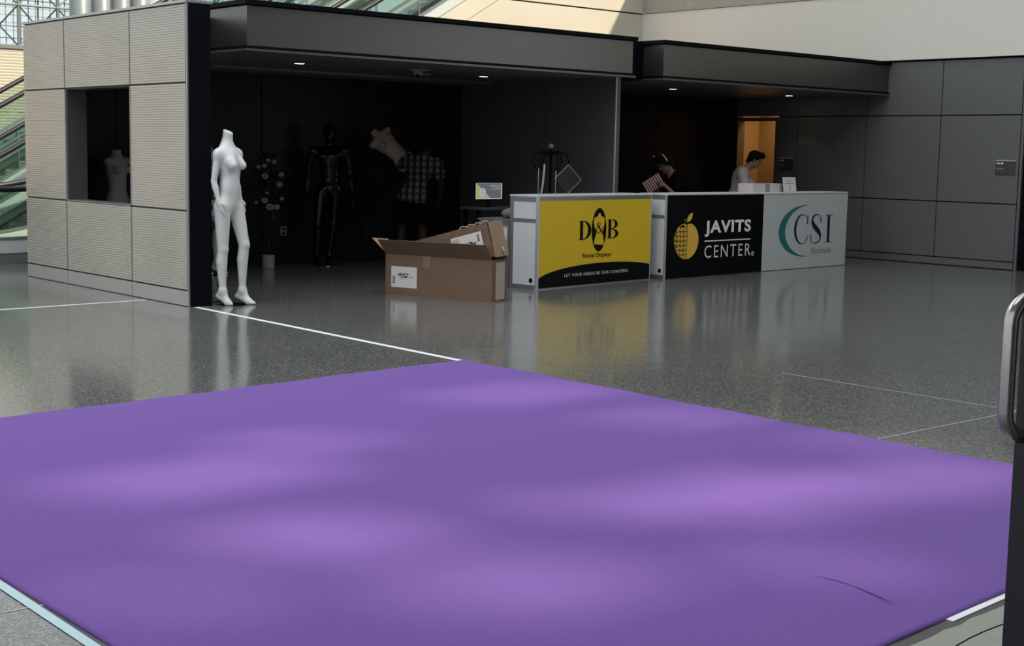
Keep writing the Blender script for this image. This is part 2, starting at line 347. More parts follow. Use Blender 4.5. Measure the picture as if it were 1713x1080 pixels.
def poly(bm, pts, fn): bm.faces.new([bm.verts.new(fn(*p)) for p in pts])
def arc(cx, cy, rx, ry, a0, a1, n=28): return [(cx+rx*math.cos(math.radians(a0+(a1-a0)*i/n)), cy+ry*math.sin(math.radians(a0+(a1-a0)*i/n))) for i in range(n+1)]
def stroke(bm, pts, ws, fn, n=10):       # catmull-rom pen stroke with varying width
    P = [np.array(p, float) for p in pts]; P = [2*P[0]-P[1]]+P+[2*P[-1]-P[-2]]; C = []; W = []
    for i in range(1, len(P)-2):
        for q in range(n):
            t = q/n; C.append(0.5*((2*P[i])+(-P[i-1]+P[i+1])*t+(2*P[i-1]-5*P[i]+4*P[i+1]-P[i+2])*t*t+(-P[i-1]+3*P[i]-3*P[i+1]+P[i+2])*t**3)); W.append(ws[i-1]*(1-t)+ws[i]*t)
    C.append(P[-2]); W.append(ws[-1]); A = []; B = []
    for i in range(len(C)):
        t = C[min(i+1, len(C)-1)]-C[max(i-1, 0)]; t = t/np.linalg.norm(t); nn = np.array([-t[1], t[0]]); A.append(tuple(C[i]+nn*W[i]/2)); B.append(tuple(C[i]-nn*W[i]/2))
    strip(bm, A, B, fn)
def glyph(bm, ch, u0, u1, v0, v1, fn, bold=1.0):
    W, Hh = u1-u0, v1-v0; g = lambda x, y: fn(u0+x*W, v0+y*Hh); s = 0.022*bold
    if ch == 'D':
        rect(bm, 0.10, 0.10+0.22*bold, 0, 1, g); strip(bm, arc(0.32, 0.5, 0.68, 0.5, -90, 90), arc(0.32, 0.5, 0.68-0.25*bold, 0.5-s*1.6, -90, 90), g)
        rect(bm, 0, 0.42, 0, s*1.4, g); rect(bm, 0, 0.42, 1-s*1.4, 1, g)
    if ch == 'B':
        rect(bm, 0.10, 0.10+0.22*bold, 0, 1, g); rect(bm, 0, 0.45, 0, s*1.4, g); rect(bm, 0, 0.45, 1-s*1.4, 1, g); rect(bm, 0.2, 0.5, 0.5-s, 0.5+s, g)
        strip(bm, arc(0.42, 0.755, 0.5, 0.245, -90, 90), arc(0.42, 0.755, 0.5-0.23*bold, 0.245-s*1.6, -90, 90), g)
        strip(bm, arc(0.42, 0.25, 0.58, 0.25, -90, 90), arc(0.42, 0.25, 0.58-0.25*bold, 0.25-s*1.6, -90, 90), g)
    if ch == 'C':
        strip(bm, arc(0.55, 0.5, 0.55, 0.5, 42, 318, 40), arc(0.60, 0.5, 0.44, 0.47, 50, 310, 40), g)
        poly(bm, [(0.88, 0.66), (0.96, 0.66), (0.98, 0.97), (0.93, 0.97)], g); stroke(bm, [(0.86, 0.12), (0.95, 0.2), (1.0, 0.3)], [0.06, 0.04, 0.02], g)
    if ch == 'S':
        stroke(bm, [(0.88, 0.80), (0.72, 0.95), (0.45, 0.985), (0.22, 0.90), (0.15, 0.76), (0.30, 0.61), (0.55, 0.49), (0.80, 0.36), (0.90, 0.22), (0.75, 0.06), (0.45, 0.015), (0.2, 0.07), (0.06, 0.22)],
               [0.03, 0.03, 0.035, 0.10, 0.18, 0.22, 0.22, 0.20, 0.13, 0.05, 0.035, 0.03, 0.03], g)
        poly(bm, [(0.86, 0.70), (0.93, 0.70), (0.93, 0.96), (0.88, 0.96)], g); poly(bm, [(0.02, 0.03), (0.07, 0.03), (0.10, 0.32), (0.03, 0.32)], g)
    if ch == 'I': rect(bm, 0.33, 0.67, 0, 1, g); rect(bm, 0, 1, 0, s, g); rect(bm, 0, 1, 1-s, 1, g)
    if ch == '&':
        stroke(bm, [(0.98, 0.06), (0.75, 0.12), (0.45, 0.55), (0.28, 0.80), (0.42, 0.98), (0.62, 0.84), (0.50, 0.66), (0.18, 0.42), (0.08, 0.20), (0.30, 0.02), (0.62, 0.10), (0.85, 0.40), (0.95, 0.52)],
               [0.05, 0.14, 0.17, 0.14, 0.06, 0.07, 0.06, 0.10, 0.14, 0.06, 0.06, 0.05, 0.1], g)

# ================================================================== SETTING
ST = dict(kind='structure')
box('floor', -12, 40, -12, 60, -0.2, 0, TERR, **ST)
box('ceiling', -8, 26, -12, 8, 9, 9.3, PLASTER, **ST)   # unseen slab added to block the sun (replaced below by one with openings)
bpy.data.objects.remove(bpy.data.objects['ceiling'])
def sun_block_slab():
    # unseen slab added to block sun; holes shaped to patch the carpet with light
    holes = []
    pats = [(350, 800, 1.0, .38), (520, 740, .6, .28), (880, 660, 1.0, .3), (560, 900, 0.65, .45), (1270, 830, .9, .55), (900, 980, .7, .4), (1580, 800, .9, .38), (1150, 700, .7, .26), (1400, 950, .4, .3), (300, 1000, .3, .3), (1000, 850, .35, .35), (1480, 740, .6, .2)]
    for px, py, sx, sy in pats:
        P = on_z(px, py); t = 9/SUN_TO.z; holes.append((P.x+SUN_TO.x*t, P.y+SUN_TO.y*t, sx*0.58, sy*0.64))
    xs = sorted({-8, 26, *[h[0]-h[2] for h in holes], *[h[0]+h[2] for h in holes]}); ys = sorted({-12, 8, *[h[1]-h[3] for h in holes], *[h[1]+h[3] for h in holes]})
    bm = BM()
    for i in range(len(xs)-1):
        for j in range(len(ys)-1):
            cx, cy = (xs[i]+xs[i+1])/2, (ys[j]+ys[j+1])/2
            if any(abs(cx-h[0]) < h[2] and abs(cy-h[1]) < h[3] for h in holes): continue
            bx(bm, xs[i], xs[i+1], ys[j], ys[j+1], 9, 9.1)
    obj('ceiling', bm, PLASTER, **ST)
sun_block_slab()
GREYOUT = mat('light_block_grey', (0.12, 0.12, 0.12), 0.6, noise=0.3, nscale=0.8)
box('wall_light_block', -8, 26, -10.3, -10, 0, 9, GREYOUT, **ST)  # unseen wall added to block low daylight and keep the booths dark

# brass-grey joints set in the terrazzo
JOINT = mat('joint_strip', (0.42, 0.44, 0.43), 0.4)
bm = BM()
bx(bm, 6.47, 14.3, 4.39, 4.398, 0.0005, 0.0015); bx(bm, 7.946, 7.952, -1, 6.2, 0.0005, 0.0012); bx(bm, -5, 1.83, 4.395, 4.403, 0.0005, 0.0015)
pass
obj('trim_1', bm, JOINT, **ST)

# ---- left ribbed steel wall with its display window
X0, X1 = 6.468, 6.709; YA, YB = 12.05, 15.84; TOP = 2.84
wl = link('wall_left', None, **ST)
bm = BM()
for y0, y1, z0, z1 in ((YA+0.004, 13.215, 0, TOP), (14.75, YB, 0, TOP), (13.215, 14.75, 0, 0.905), (13.215, 14.75, 2.085, TOP)): bx(bm, X0+0.02, X1, y0, y1, z0, z1)
obj('core', bm, mat('window_reveal_grey', (0.05, 0.047, 0.044), 0.6), wl)
def ribbed(y0, y1, z0, z1):
    bm = BM(); g = 0.008; y0 += g; y1 -= g; z0 += g; z1 -= g; n = round((z1-z0)/0.0235); prof = []
    for i in range(n):
        for t, d in ((0.0, 0.0), (0.15, 0.0035), (0.62, 0.0035), (0.77, 0.0)): prof.append((z0+(i+t)*(z1-z0)/n, d))
    prof.append((z1, 0)); a = [bm.verts.new((X0-d, y0, z)) for z, d in prof]; b = [bm.verts.new((X0-d, y1, z)) for z, d in prof]
    for i in range(len(prof)-1): bm.faces.new([a[i], a[i+1], b[i+1], b[i]])
    bx(bm, X0+0.0005, X0+0.015, y0, y1, z0, z1)
    obj('panel', bm, STEEL, wl)
YJ = (YA, 13.215, 14.75, YB)
for i in range(3):
    for z0, z1 in ((0.15, 0.905), (0.905, 2.095), (2.095, TOP-0.02)):
        if i == 1 and z0 == 0.905: continue
        ribbed(YJ[i]+(0.02 if i == 0 else 0), YJ[i+1], z0, z1)
    box('baseboard', X0-0.002, X0+0.018, YJ[i]+(0.02 if i == 0 else 0.004), YJ[i+1]-0.004, 0.0, 0.147, STEEL_FLAT, wl)
box('coping', X0-0.015, X1+0.01, YA-0.01, YB, TOP-0.015, TOP+0.01, STEEL_FLAT, wl)
box('edge_strip', X0-0.004, X0+0.012, YA-0.004, YA+0.016, 0, TOP-0.015, ALU, wl)
box('floor_gap', X0-0.004, X0+0.01, YA, YB, 0.0, 0.006, BLACK, wl)
box('shadow_line', X0-0.001, X0+0.01, YA+0.02, YB, 0.147, 0.157, BLACK, wl)
bm = BM()
bx(bm, X0-0.004, X1, 13.215, 13.225, 0.905, 2.085); bx(bm, X0-0.004, X0+0.02, 14.742, 14.75, 0.905, 2.085); bx(bm, X0-0.004, X1, 13.215, 14.75, 0.905, 0.913)
obj('window_trim', bm, ALU, wl)
box('end_cap', X0+0.013, X1, YA-0.006, YA+0.004, 0, TOP-0.015, BLACK, wl)
box('inner_lining', X1, X1+0.012, YA+0.1, 13.19, 0, 2.45, BLACK, wl); box('inner_lining', X1, X1+0.012, 14.77, YB+0.05, 0, 2.45, BLACK, wl)

# ---- booth shell
SOF = 2.47; YC = 12.55; RX = 18.35; BK = 15.9; PX = 12.85
wb = link('wall_rear', None, **ST)
xj = [X1+0.012, 7.6, 9.58, 10.98, 12.40, PX]
for a, b in zip(xj[:-1], xj[1:]):
    box('panel', a+0.006, b-0.006, BK, BK+0.04, 0.16, SOF+0.3, DARK_WALL, wb)
box('baseboard', X1+0.012, PX, BK-0.01, BK+0.03, 0, 0.15, DARK_WALL, wb)
for a, b in ((PX+0.1, 15.0), (15.0, 16.9), (16.9, RX)): box('panel', a+0.006, b-0.006, BK, BK+0.04, 0.0, SOF+0.3, DARK_WALL, wb)
box('backing', 7.36, RX, BK+0.041, BK+0.15, 0, 2.9, BLACK, wb); box('backing', X1, 7.36, BK+0.041, BK+0.15, 0, 2.8, BLACK, wb)
PARTM = mat('partition_grey', (0.09, 0.09, 0.10), 0.45, noise=0.06, spec=0.4)
wp = link('wall_middle', None, **ST)
for a, b in ((12.81, 14.1), (14.1, 15.35), (15.35, BK)): box('panel', PX, PX+0.09, a+0.005, b-0.005, 0, SOF, PARTM, wp)
box('edge_strip', PX-0.006, PX+0.008, 12.795, 12.812, 0, SOF, ALU_LIGHT, wp)

# right wall (grey laminate panels) with the office door in it
wr = link('wall_right', None, **ST)
YR = [13.0, 14.2, 14.632]; DY0, DY1 = 14.632, 15.427
ys = [10.36, 11.63, 12.91, 14.2, 14.62]
for a, b in zip(ys[:-1], ys[1:]):
    for z0, z1 in ((0.115, 0.925), (0.925, 2.165), (2.165, 2.955)):
        box('panel', RX, RX+0.04, a+0.008, b-0.008, z0+0.008, z1-0.008, GREY_WALL, wr)
    box('baseboard', RX-0.006, RX+0.03, a+0.002, b-0.002, 0.012, 0.108, GREY_WALL, wr)
box('panel', RX, RX+0.04, DY0-0.012, DY1+0.012, 2.175, 2.947, GREY_WALL, wr); box('panel', RX, RX+0.04, DY0-0.012, DY1+0.012, 2.12, 2.155, GREY_WALL, wr)
box('edge_strip', RX-0.004, RX+0.03, 10.315, 10.35, 0, 2.955, GREY_WALL, wr); box('recess', RX+0.02, RX+0.04, 6.5, 10.30, 0, 2.955, BLACK, wr)
box('panel', RX, RX+0.04, DY1+0.012, BK, 0, 2.955, mat('dark_bronze', (0.035, 0.028, 0.025), 0.4), wr)
box('backing', RX+0.042, RX+0.15, 6.5, DY0-0.02, 0, 2.97, BLACK, wr); box('backing', RX+0.042, RX+0.15, DY1+0.02, BK+0.1, 0, 2.97, BLACK, wr)
# office behind the open door
bm = BM()
bx(bm, RX+0.15, RX+0.85, DY1+0.25, DY1+0.3, 0, 2.5); bx(bm, RX+0.15, RX+0.85, DY0-1.6, DY0-1.55, 0, 2.5); bx(bm, RX+0.85, RX+0.9, DY0-1.6, DY1+0.3, 0, 2.5); bx(bm, RX+0.15, RX+0.9, DY0-1.6, DY1+0.3, 2.5, 2.55)
obj('wall_office', bm, WOOD, **ST)
lamp('office_lamp', 'AREA', (RX+0.5, 14.75, 2.46), 9, (1, 0.72, 0.4), (0, 0, 0), shape='SQUARE', size=0.35)
bm = BM()
for y0, y1, z0, z1 in ((DY0-0.012, DY0+0.01, 0, 2.12), (DY1-0.01, DY1+0.012, 0, 2.12), (DY0, DY1, 2.10, 2.12)): bx(bm, RX-0.01, RX+0.16, y0, y1, z0, z1)
door = link('door_1', None, **ST)
obj('door_frame', bm, mat('warm_frame', (0.14, 0.09, 0.06), 0.5), door)
bm = BM(); bx(bm, 0, 0.86, 0, 0.045, 0.01, 2.095); o = obj('door_leaf', bm, mat('dark_leaf_door', (0.05, 0.035, 0.03), 0.4), door); o.location = (RX+0.165, DY0-0.01, 0); o.rotation_euler = (0, 0, math.radians(-70))
bm = BM(); tube(bm, [(0.78, -0.005, 1.0), (0.78, -0.06, 1.0), (0.66, -0.06, 1.0)], 0.009); h = obj('door_handle', bm, CHROME, o, smooth=True)

# high plaster wall above the right wall, the concrete beam over it, and the far end wall under the escalator
wu = link('wall_upper', None, **ST)
box('plaster_band', RX-0.07, RX+0.3, 6.0, 17.62, 2.975, 3.955, PLASTER, wu)
box('concrete_beam', RX-0.09, RX+0.3, 6.0, 17.60, 3.96, 4.89, CONCRETE, wu)
SL = 0.577; Z_AT = lambda x: 3.557+SL*(x-13.245)
we = link('wall_end', None, **ST)
def ypoly(name, pts, y0, y1, mt, parent):
    bm = BM(); prism(bm, pts, y0, y1, lambda u, v, d: (u, d, v)); return obj(name, bm, mt, parent)
# cream panels, slanted joints parallel to the escalator, horizontal joint at 3.95
def cream(xa0, xa1):   # panel between slanted joint lines crossing z=0 at xa0 / xa1 (clipped z 0..3.95 and RX)
    f = lambda x, xa: SL*(x-xa)
    pts = []
    for z in (0.02, 3.94): pts.append((xa0+z/SL+0.01, z))
    e = [(min(RX-0.005, xa1+z/SL-0.01), z) for z in (3.94, 0.02)]
    if e[0][0] < RX-0.01: return ypoly('panel', pts+e, 17.6, 17.68, CREAM, we)
    zr = SL*(RX-xa1)
    if zr > 0.02 and zr < 3.94: e = [(RX-0.005, 3.94), (RX-0.005, zr), (xa1-0.01, 0.02)]
    return ypoly('panel', pts+e, 17.6, 17.68, CREAM, we)
xa = 7.60; cream(xa, 8.15); cream(8.15, 11.5); 
ypoly('panel', [(11.52, 0.02), (11.52+3.92/SL, 3.94), (RX-0.005, 3.94), (RX-0.005, 0.02)], 17.6, 17.68, CREAM, we)
ypoly('panel', [(7.09+3.97/SL, 3.965), (RX-0.005, 3.965), (RX-0.005, SL*(RX-7.09)-0.01)], 17.6, 17.68, CREAM, we)
ypoly('backing', [(7.1, 0), (RX, SL*(RX-7.1)-0.02), (RX, 0)], 17.681, 17.72, BLACK, we)

# ---- canopies
def canopy(idx, xl, xr):
    c = link('trim_%d' % idx, None, **ST); bm = BM()
    bx(bm, xl, xr, YC, YC+0.05, SOF+0.045, 2.905); bx(bm, xl, xl+0.05, YC+0.05, 15.5, SOF+0.045, 2.905)
    if xr < RX-0.1: bx(bm, xr-0.05, xr, YC+0.05, 15.5, SOF+0.045, 2.905)
    obj('fascia', bm, FASCIA, c)
    bm = BM(); e = -0.045 if xr < RX-0.1 else 0
    bx(bm, xl-0.045, xr-e, YC-0.045, BK+0.15, 2.915, 2.96)
    obj('roof_lip', bm, BLACK, c)
    bm = BM(); bx(bm, xl-0.02, xr+(0.02 if e else 0), YC-0.022, YC+0.1, SOF+0.015, SOF+0.044); bx(bm, xl-0.02, xl+0.1, YC+0.1, 15.5, SOF+0.015, SOF+0.044)
    obj('shadow_gap', bm, BLACK, c)
    bm = BM(); bx(bm, xl-0.03, xr+(0.03 if e else 0), YC-0.032, YC-0.01, SOF-0.008, SOF+0.014); bx(bm, xl-0.03, xl-0.01, YC-0.01, 15.5, SOF-0.008, SOF+0.014)
    obj('edge_strip', bm, mat('dull_edge', (0.13, 0.13, 0.13), 0.3, 0.5), c)
    box('soffit', xl-0.009, xr, YC-0.009, 15.15 if idx == 2 else BK, SOF, SOF+0.014, DARK_CEIL, c)
    return c
c1 = canopy(2, 7.397, PX+0.02); c2 = canopy(3, 13.43, RX-0.006)
# metal-grille ceiling in the deeper part of the first booth
bm = BM(); k = 0
for i in range(60): x = 6.73+i*0.102; bx(bm, x, x+0.012, 15.16, BK-0.002, SOF-0.03, SOF+0.01)
for i in range(8): y = 15.17+i*0.1; bx(bm, 6.73, PX-0.005, y, y+0.012, SOF-0.028, SOF+0.008)
obj('ceiling_grille', bm, DARK_CEIL, c1)
box('ceiling_booth', X1, PX+0.6, 13.35, BK+0.1, SOF+0.05, SOF+0.08, BLACK, **ST)
bm = BM(); bx(bm, X1, 7.38, 13.3, BK+0.03, 2.80, 2.83); bx(bm, X1, 7.38, 13.3, 13.34, SOF, 2.80); bx(bm, X1, 7.37, 13.34, BK, SOF+0.015, SOF+0.045)
bx(bm, PX+0.09, 13.42, 12.9, BK, SOF, SOF+0.04); bx(bm, PX+0.09, 13.42, 12.9, 12.94, SOF+0.04, 2.92); bx(bm, PX, 13.45, 12.9, BK+0.15, 2.92, 2.955)
obj('ceiling_infill', bm, BLACK, **ST)

# ================================================================== CARPET, TAPES, THRESHOLD
CA, CB, CC, CD = Vector((1.83, 7.53, 0)), Vector((6.447, 7.909, 0)), Vector((6.468, 2.618, 0)), Vector((1.82, 2.311, 0))
def carpet_mat():
    mt = mat('purple_carpet', (0.215, 0.098, 0.46), 0.95, bump=0.35, bscale=420, spec=0.1)
    nt = mt.node_tree; N = nt.nodes; L = nt.links; b = N['Principled BSDF']; tc = N.new('ShaderNodeTexCoord')
    n = N.new('ShaderNodeTexNoise'); n.inputs['Scale'].default_value = 260; L.new(tc.outputs['Object'], n.inputs[0]); r = N.new('ShaderNodeMixRGB')
    r.inputs[1].default_value = (0.130, 0.058, 0.295, 1); r.inputs[2].default_value = (0.168, 0.076, 0.36, 1); L.new(n.outputs[0], r.inputs[0]); L.new(r.outputs[0], b.inputs['Base Color'])
    b.inputs['Sheen Weight'].default_value = 0.15
    return mt
CARP = carpet_mat()
cr0, cr1 = on_z(1363, 967), on_z(1508, 1015); cv = (cr1-cr0); cl = cv.length; cv.normalize(); cn = Vector((-cv.y, cv.x, 0))
bm = BM(); N_ = 170; grid = []
for i in range(N_+1):
    row = []
    for j in range(N_+1):
        u, v = i/N_, j/N_; p = (CD*(1-u)+CC*u)*(1-v)+(CA*(1-u)+CB*u)*v
        z = 0.006+0.0018*math.sin(p.x*2.1+p.y*0.7)*math.sin(p.y*1.3+1)+0.001
        q = p-cr0; t = q.dot(cv)/cl; s = q.dot(cn)
        if -0.2 < t < 1.2: z += 0.010*math.exp(-(s/0.05)**2)*max(0, 1-abs(2*t-1)**4)
        if u > 0.985 or v < 0.01 or u < 0.008 or v > 0.992: z += 0.002*math.sin(p.x*9+p.y*7)
        row.append(bm.verts.new((p.x, p.y, z)))
    grid.append(row)
for i in range(N_):
    for j in range(N_): bm.faces.new([grid[i][j], grid[i+1][j], grid[i+1][j+1], grid[i][j+1]])
edge = [grid[i][0] for i in range(N_+1)]+[grid[N_][j] for j in range(1, N_+1)]+[grid[i][N_] for i in range(N_-1, -1, -1)]+[grid[0][j] for j in range(N_-1, 0, -1)]
low = [bm.verts.new((v.co.x, v.co.y, 0.0)) for v in edge]
for i in range(len(edge)): j = (i+1) % len(edge); bm.faces.new([edge[i], low[i], low[j], edge[j]])
carpet = obj('carpet', bm, CARP, smooth=True, label='large bright purple carpet laid on the grey terrazzo in the foreground', category='carpet')
bm = BM(); A = []; B = []
for i in range(21):
    t = i/20; p = cr0+cv*cl*t+cn*(0.01*math.sin(t*5)+0.012*t*(1-t)*4-0.022); ww = 0.0035*math.sin(PI*t)+0.0006
    A.append((p.x+cn.x*ww, p.y+cn.y*ww)); B.append((p.x-cn.x*ww, p.y-cn.y*ww))
strip(bm, A, B, lambda x, y: (x, y, 0.0185)); obj('crease_shade', bm, mat('crease_shade_tint', (0.02, 0.005, 0.06), 0.9), carpet, label='thin dark line painted as shade along the crease in the purple carpet')  # dark line paints in the shade of the crease

def tape(name, a, b, wd, label, z=0.0015, mt=WTAPE, ends=True):
    a, b = Vector(a), Vector(b); d = (b-a).normalized(); n = Vector((-d.y, d.x, 0))*wd/2; bm = BM(); A = []; B = []
    for i in range(13): t = i/12; p = a*(1-t)+b*t; A.append((p+n)[:2]); B.append((p-n)[:2])
    a_ = [bm.verts.new((*q, z)) for q in A]; b_ = [bm.verts.new((*q, z)) for q in B]; a0 = [bm.verts.new((*q, 0)) for q in A]; b0 = [bm.verts.new((*q, 0)) for q in B]
    for i in range(12): bm.faces.new([a_[i], a_[i+1], b_[i+1], b_[i]]); bm.faces.new([a_[i], a0[i], a0[i+1], a_[i+1]]); bm.faces.new([b_[i], b_[i+1], b0[i+1], b0[i]])
    return obj(name, bm, mt, label=label, category='floor tape')
tape('floor_tape', (6.52, 12.0, 0), (6.433, 7.93, 0), 0.05, 'white floor tape running from the black wall end to the purple carpet corner')
t2 = tape('floor_tape', on_z(243, 501.5), on_z(-120, 526), 0.04, 'white floor tape running left from the foot of the ribbed steel wall')
EDGE = mat('metal_edge', (0.45, 0.62, 0.68), 0.25, 0.5)
bm = BM(); a, b = on_z(-40, 937), on_z(200, 1093); d = (b-a).normalized(); n = Vector((-d.y, d.x, 0))
strip(bm, [(a-n*0.055)[:2], (b-n*0.055)[:2]], [(a-n*0.018)[:2], (b-n*0.018)[:2]], lambda x, y: (x, y, 0.003)); obj('trim_4', bm, EDGE, **ST)
bm = BM(); strip(bm, [(a-n*0.018)[:2], (b-n*0.018)[:2]], [(a+n*0.03)[:2], (b+n*0.03)[:2]], lambda x, y: (x, y, 0.0012)); obj('trim_5', bm, RUBBER, **ST)
# threshold at the door, with its white strip and black gap
yl = lambda x, o: 2.436+0.066*(x-3.71)-o
def band_(name, x0, x1, o0, o1, z, mt):
    bm = BM()
    for v in bx(bm, x0, x1, 0, 1, 0, z): v.co.y = yl(v.co.x, o0 if v.co.y < 0.5 else o1)
    obj(name, bm, mt, **ST)
band_('trim_6', 4.07, 7.5, -0.004, 0.028, 0.006, WTAPE); band_('trim_7', 2.2, 7.5, 0.028, 0.062, 0.003, RUBBER); band_('trim_9', 2.2, 4.07, -0.004, 0.028, 0.003, RUBBER)
bm = BM(); n1 = 60; top = [(2.2+5.3*i/n1, yl(2.2+5.3*i/n1, 0.062-0.014*random.random())) for i in range(n1+1)]
strip(bm, top, [(x, yl(x, 0.15+0.01*math.sin(x*9))) for x, _ in top], lambda x, y: (x, y, 0.005)); strip(bm, [(x, yl(x, 0.156+0.01*math.sin(x*9))) for x, _ in top], [(x, 0.3) for x, _ in top], lambda x, y: (x, y, 0.004))
obj('trim_8', bm, CONCW, **ST)

# ================================================================== COUNTERS
def counter(name, label, O, dr, W, D, Hh, front_mat):
    yaw = math.atan2(dr[1], dr[0]); t = thing(name, label, 'counter', (O[0], O[1], 0), yaw)
    p = 0.035
    bm = BM(); bx(bm, 0.02, W-0.02, 0.012, D-0.02, 0.03, Hh-0.02); obj('body', bm, WHITE, t)
    box('counter_top', 0.0, W, -0.008, D+0.012, Hh-0.018, Hh, WHITE, t, bevel=0.003)
    return t
U2 = lambda v: Vector(v).normalized()
# --- yellow rental displays counter
O1 = Vector((10.508, 11.634, 0)); dr1 = U2((2.161, 0.321, 0)); W1 = 2.175; HC = 1.045
t = counter('reception_counter', 'yellow and black graphic counter lettered D&B Rental Displays, nearest the cardboard box', O1, dr1, W1, 0.40, HC, YEL)
F1 = lambda e: (lambda u, v: (u, e, v))
box('front_graphic', 0.03, W1-0.004, -0.001, 0.011, 0.008, 0.985, YEL, t)
box('corner_post', 0, 0.028, -0.004, 0.028, 0, HC-0.018, ALU_LIGHT, t); box('corner_post', W1-0.012, W1, -0.004, 0.02, 0, HC-0.018, ALU_LIGHT, t)
bm = BM(); bx(bm, 0.028, W1-0.012, -0.003, 0.02, 0.985, HC-0.018); bx(bm, 0.028, W1-0.012, -0.003, 0.02, 0, 0.012)
for z0, z1 in ((0, 0.05), (0.745, 0.785), (HC-0.07, HC-0.018)): bx(bm, -0.003, 0.02, 0.028, 0.36, z0, z1)
bx(bm, -0.003, 0.02, 0.35, 0.40, 0, HC-0.018); obj('frame_rail', bm, ALU, t)
box('side_panel', 0.002, 0.021, 0.028, 0.35, 0.05, 0.745, WHITE, t); box('side_panel', 0.002, 0.021, 0.028, 0.35, 0.785, HC-0.07, WHITE, t)
bm = BM(); tube(bm, [(-0.002, 0.085, 0.10), (0.012, 0.085, 0.10)], 0.026, 20); obj('cable_hole', bm, BLKV, t)
bm = BM(); fn = F1(-0.0022)
pts = [(0.03+i/40*(W1-0.036), 0) for i in range(41)]
def arcv(u):
    s = (u-0.03)/(W1-0.036); return 0.078+0.175*max(0.0, (1-((s-0.56)/0.58)**2))**0.5-0.03*(1-s)*(s < 0.2)*0
strip(bm, [(u, 0.009) for u, _ in pts], [(u, max(0.03, arcv(u))) for u, _ in pts], fn); obj('black_arch', bm, BLKV, t)
bm = BM(); strip(bm, arc(1.125, 0.638, 0.141, 0.252, 0, 360, 48), arc(1.125, 0.638, 0.001, 0.002, 0, 360, 48), fn); obj('logo_oval', bm, BLKV, t)
fn = F1(-0.0034); bm = BM()
tor = [(1.105, 0.828), (1.150, 0.828), (1.152, 0.795), (1.20, 0.783), (1.232, 0.765), (1.225, 0.71), (1.195, 0.62), (1.18, 0.60), (1.205, 0.56), (1.222, 0.49), (1.220, 0.46), (1.13, 0.455), (1.035, 0.47), (1.035, 0.51), (1.06, 0.565), (1.07, 0.60), (1.052, 0.63), (1.022, 0.71), (1.018, 0.765), (1.05, 0.785), (1.103, 0.797)]
strip(bm, [(1.103, 0.828), (1.103, 0.797), (1.05, 0.785), (1.018, 0.765), (1.022, 0.71), (1.048, 0.645)], [(1.150, 0.828), (1.152, 0.797), (1.20, 0.783), (1.232, 0.765), (1.225, 0.71), (1.205, 0.645)], fn)
strip(bm, [(1.048, 0.645), (1.07, 0.60)], [(1.205, 0.645), (1.18, 0.60)], fn)
strip(bm, [(1.07, 0.595), (1.055, 0.56), (1.035, 0.51), (1.035, 0.47)], [(1.185, 0.595), (1.205, 0.56), (1.222, 0.50), (1.220, 0.458)], fn)
obj('logo_torso', bm, YEL, t)
bm = BM(); glyph(bm, '&', 1.05, 1.205, 0.605, 0.722, F1(-0.0046), 1.0); obj('logo_ampersand', bm, BLKV, t)
bm = BM(); glyph(bm, 'D', 0.74, 0.978, 0.528, 0.748, F1(-0.0022), 1.1); obj('letter', bm, BLKV, t)
bm = BM(); glyph(bm, 'B', 1.282, 1.506, 0.528, 0.752, F1(-0.0022), 1.1); obj('letter', bm, BLKV, t)
put_text('lettering', 'Rental Displays', 0.825, 1.373, 0.305, 0.37, F1(-0.0022), BLKV, t, 0.022)
put_text('lettering', 'LET YOUR NEEDS BE OUR CONCERN', 0.493, 1.705, 0.118, 0.152, F1(-0.0034), WHTV, t, 0.0, 1.15)

# lower cabinet behind its left end
n1v = Vector((-dr1.y, dr1.x, 0)); LO = O1+n1v*0.41
lc = thing('side_cabinet', 'low white panel cabinet tucked behind the left end of the yellow counter', 'cabinet', LO, math.atan2(dr1.y, dr1.x))
box('body', 0.02, 1.6, 0.0, 0.45, 0.02, 0.74, WHITE, lc); box('top_panel', -0.01, 1.62, -0.004, 0.47, 0.74, 0.765, ALU, lc)
bm = BM(); bx(bm, 0.0, 0.022, 0.0, 0.03, 0, 0.74); bx(bm, 0.0, 0.022, 0.42, 0.45, 0, 0.74); bx(bm, 0.0, 0.022, 0.03, 0.42, 0, 0.04); bx(bm, 0.0, 0.022, 0.03, 0.42, 0.70, 0.74); obj('frame_rail', bm, ALU, lc)

# --- black and grey-white counters to the right
O2 = Vector((12.83, 11.867, 0)); dr2 = U2((4.14, 0.33, 0))
t = counter('reception_counter', 'black graphic counter with gold apple and white JAVITS CENTER lettering', O2, dr2, 2.066, 0.42, HC, BLKV)
box('front_graphic', 0.012, 2.066, -0.002, 0.011, 0.004, HC-0.02, BLKV, t)
box('corner_post', -0.004, 0.012, -0.006, 0.02, 0, HC-0.018, ALU_LIGHT, t)
bm = BM()
for z0, z1 in ((0, 0.05), (0.745, 0.785), (HC-0.07, HC-0.018)): bx(bm, -0.003, 0.02, 0.02, 0.38, z0, z1)
bx(bm, -0.003, 0.02, 0.38, 0.42, 0, HC-0.018); obj('frame_rail', bm, ALU, t)
box('side_panel', 0.002, 0.021, 0.02, 0.38, 0.05, 0.745, WHITE, t); box('side_panel', 0.002, 0.021, 0.02, 0.38, 0.785, HC-0.07, WHITE, t)
bm = BM(); tube(bm, [(-0.002, 0.08, 0.10), (0.012, 0.08, 0.10)], 0.026, 20); obj('cable_hole', bm, BLKV, t)
fn = F1(-0.0035)
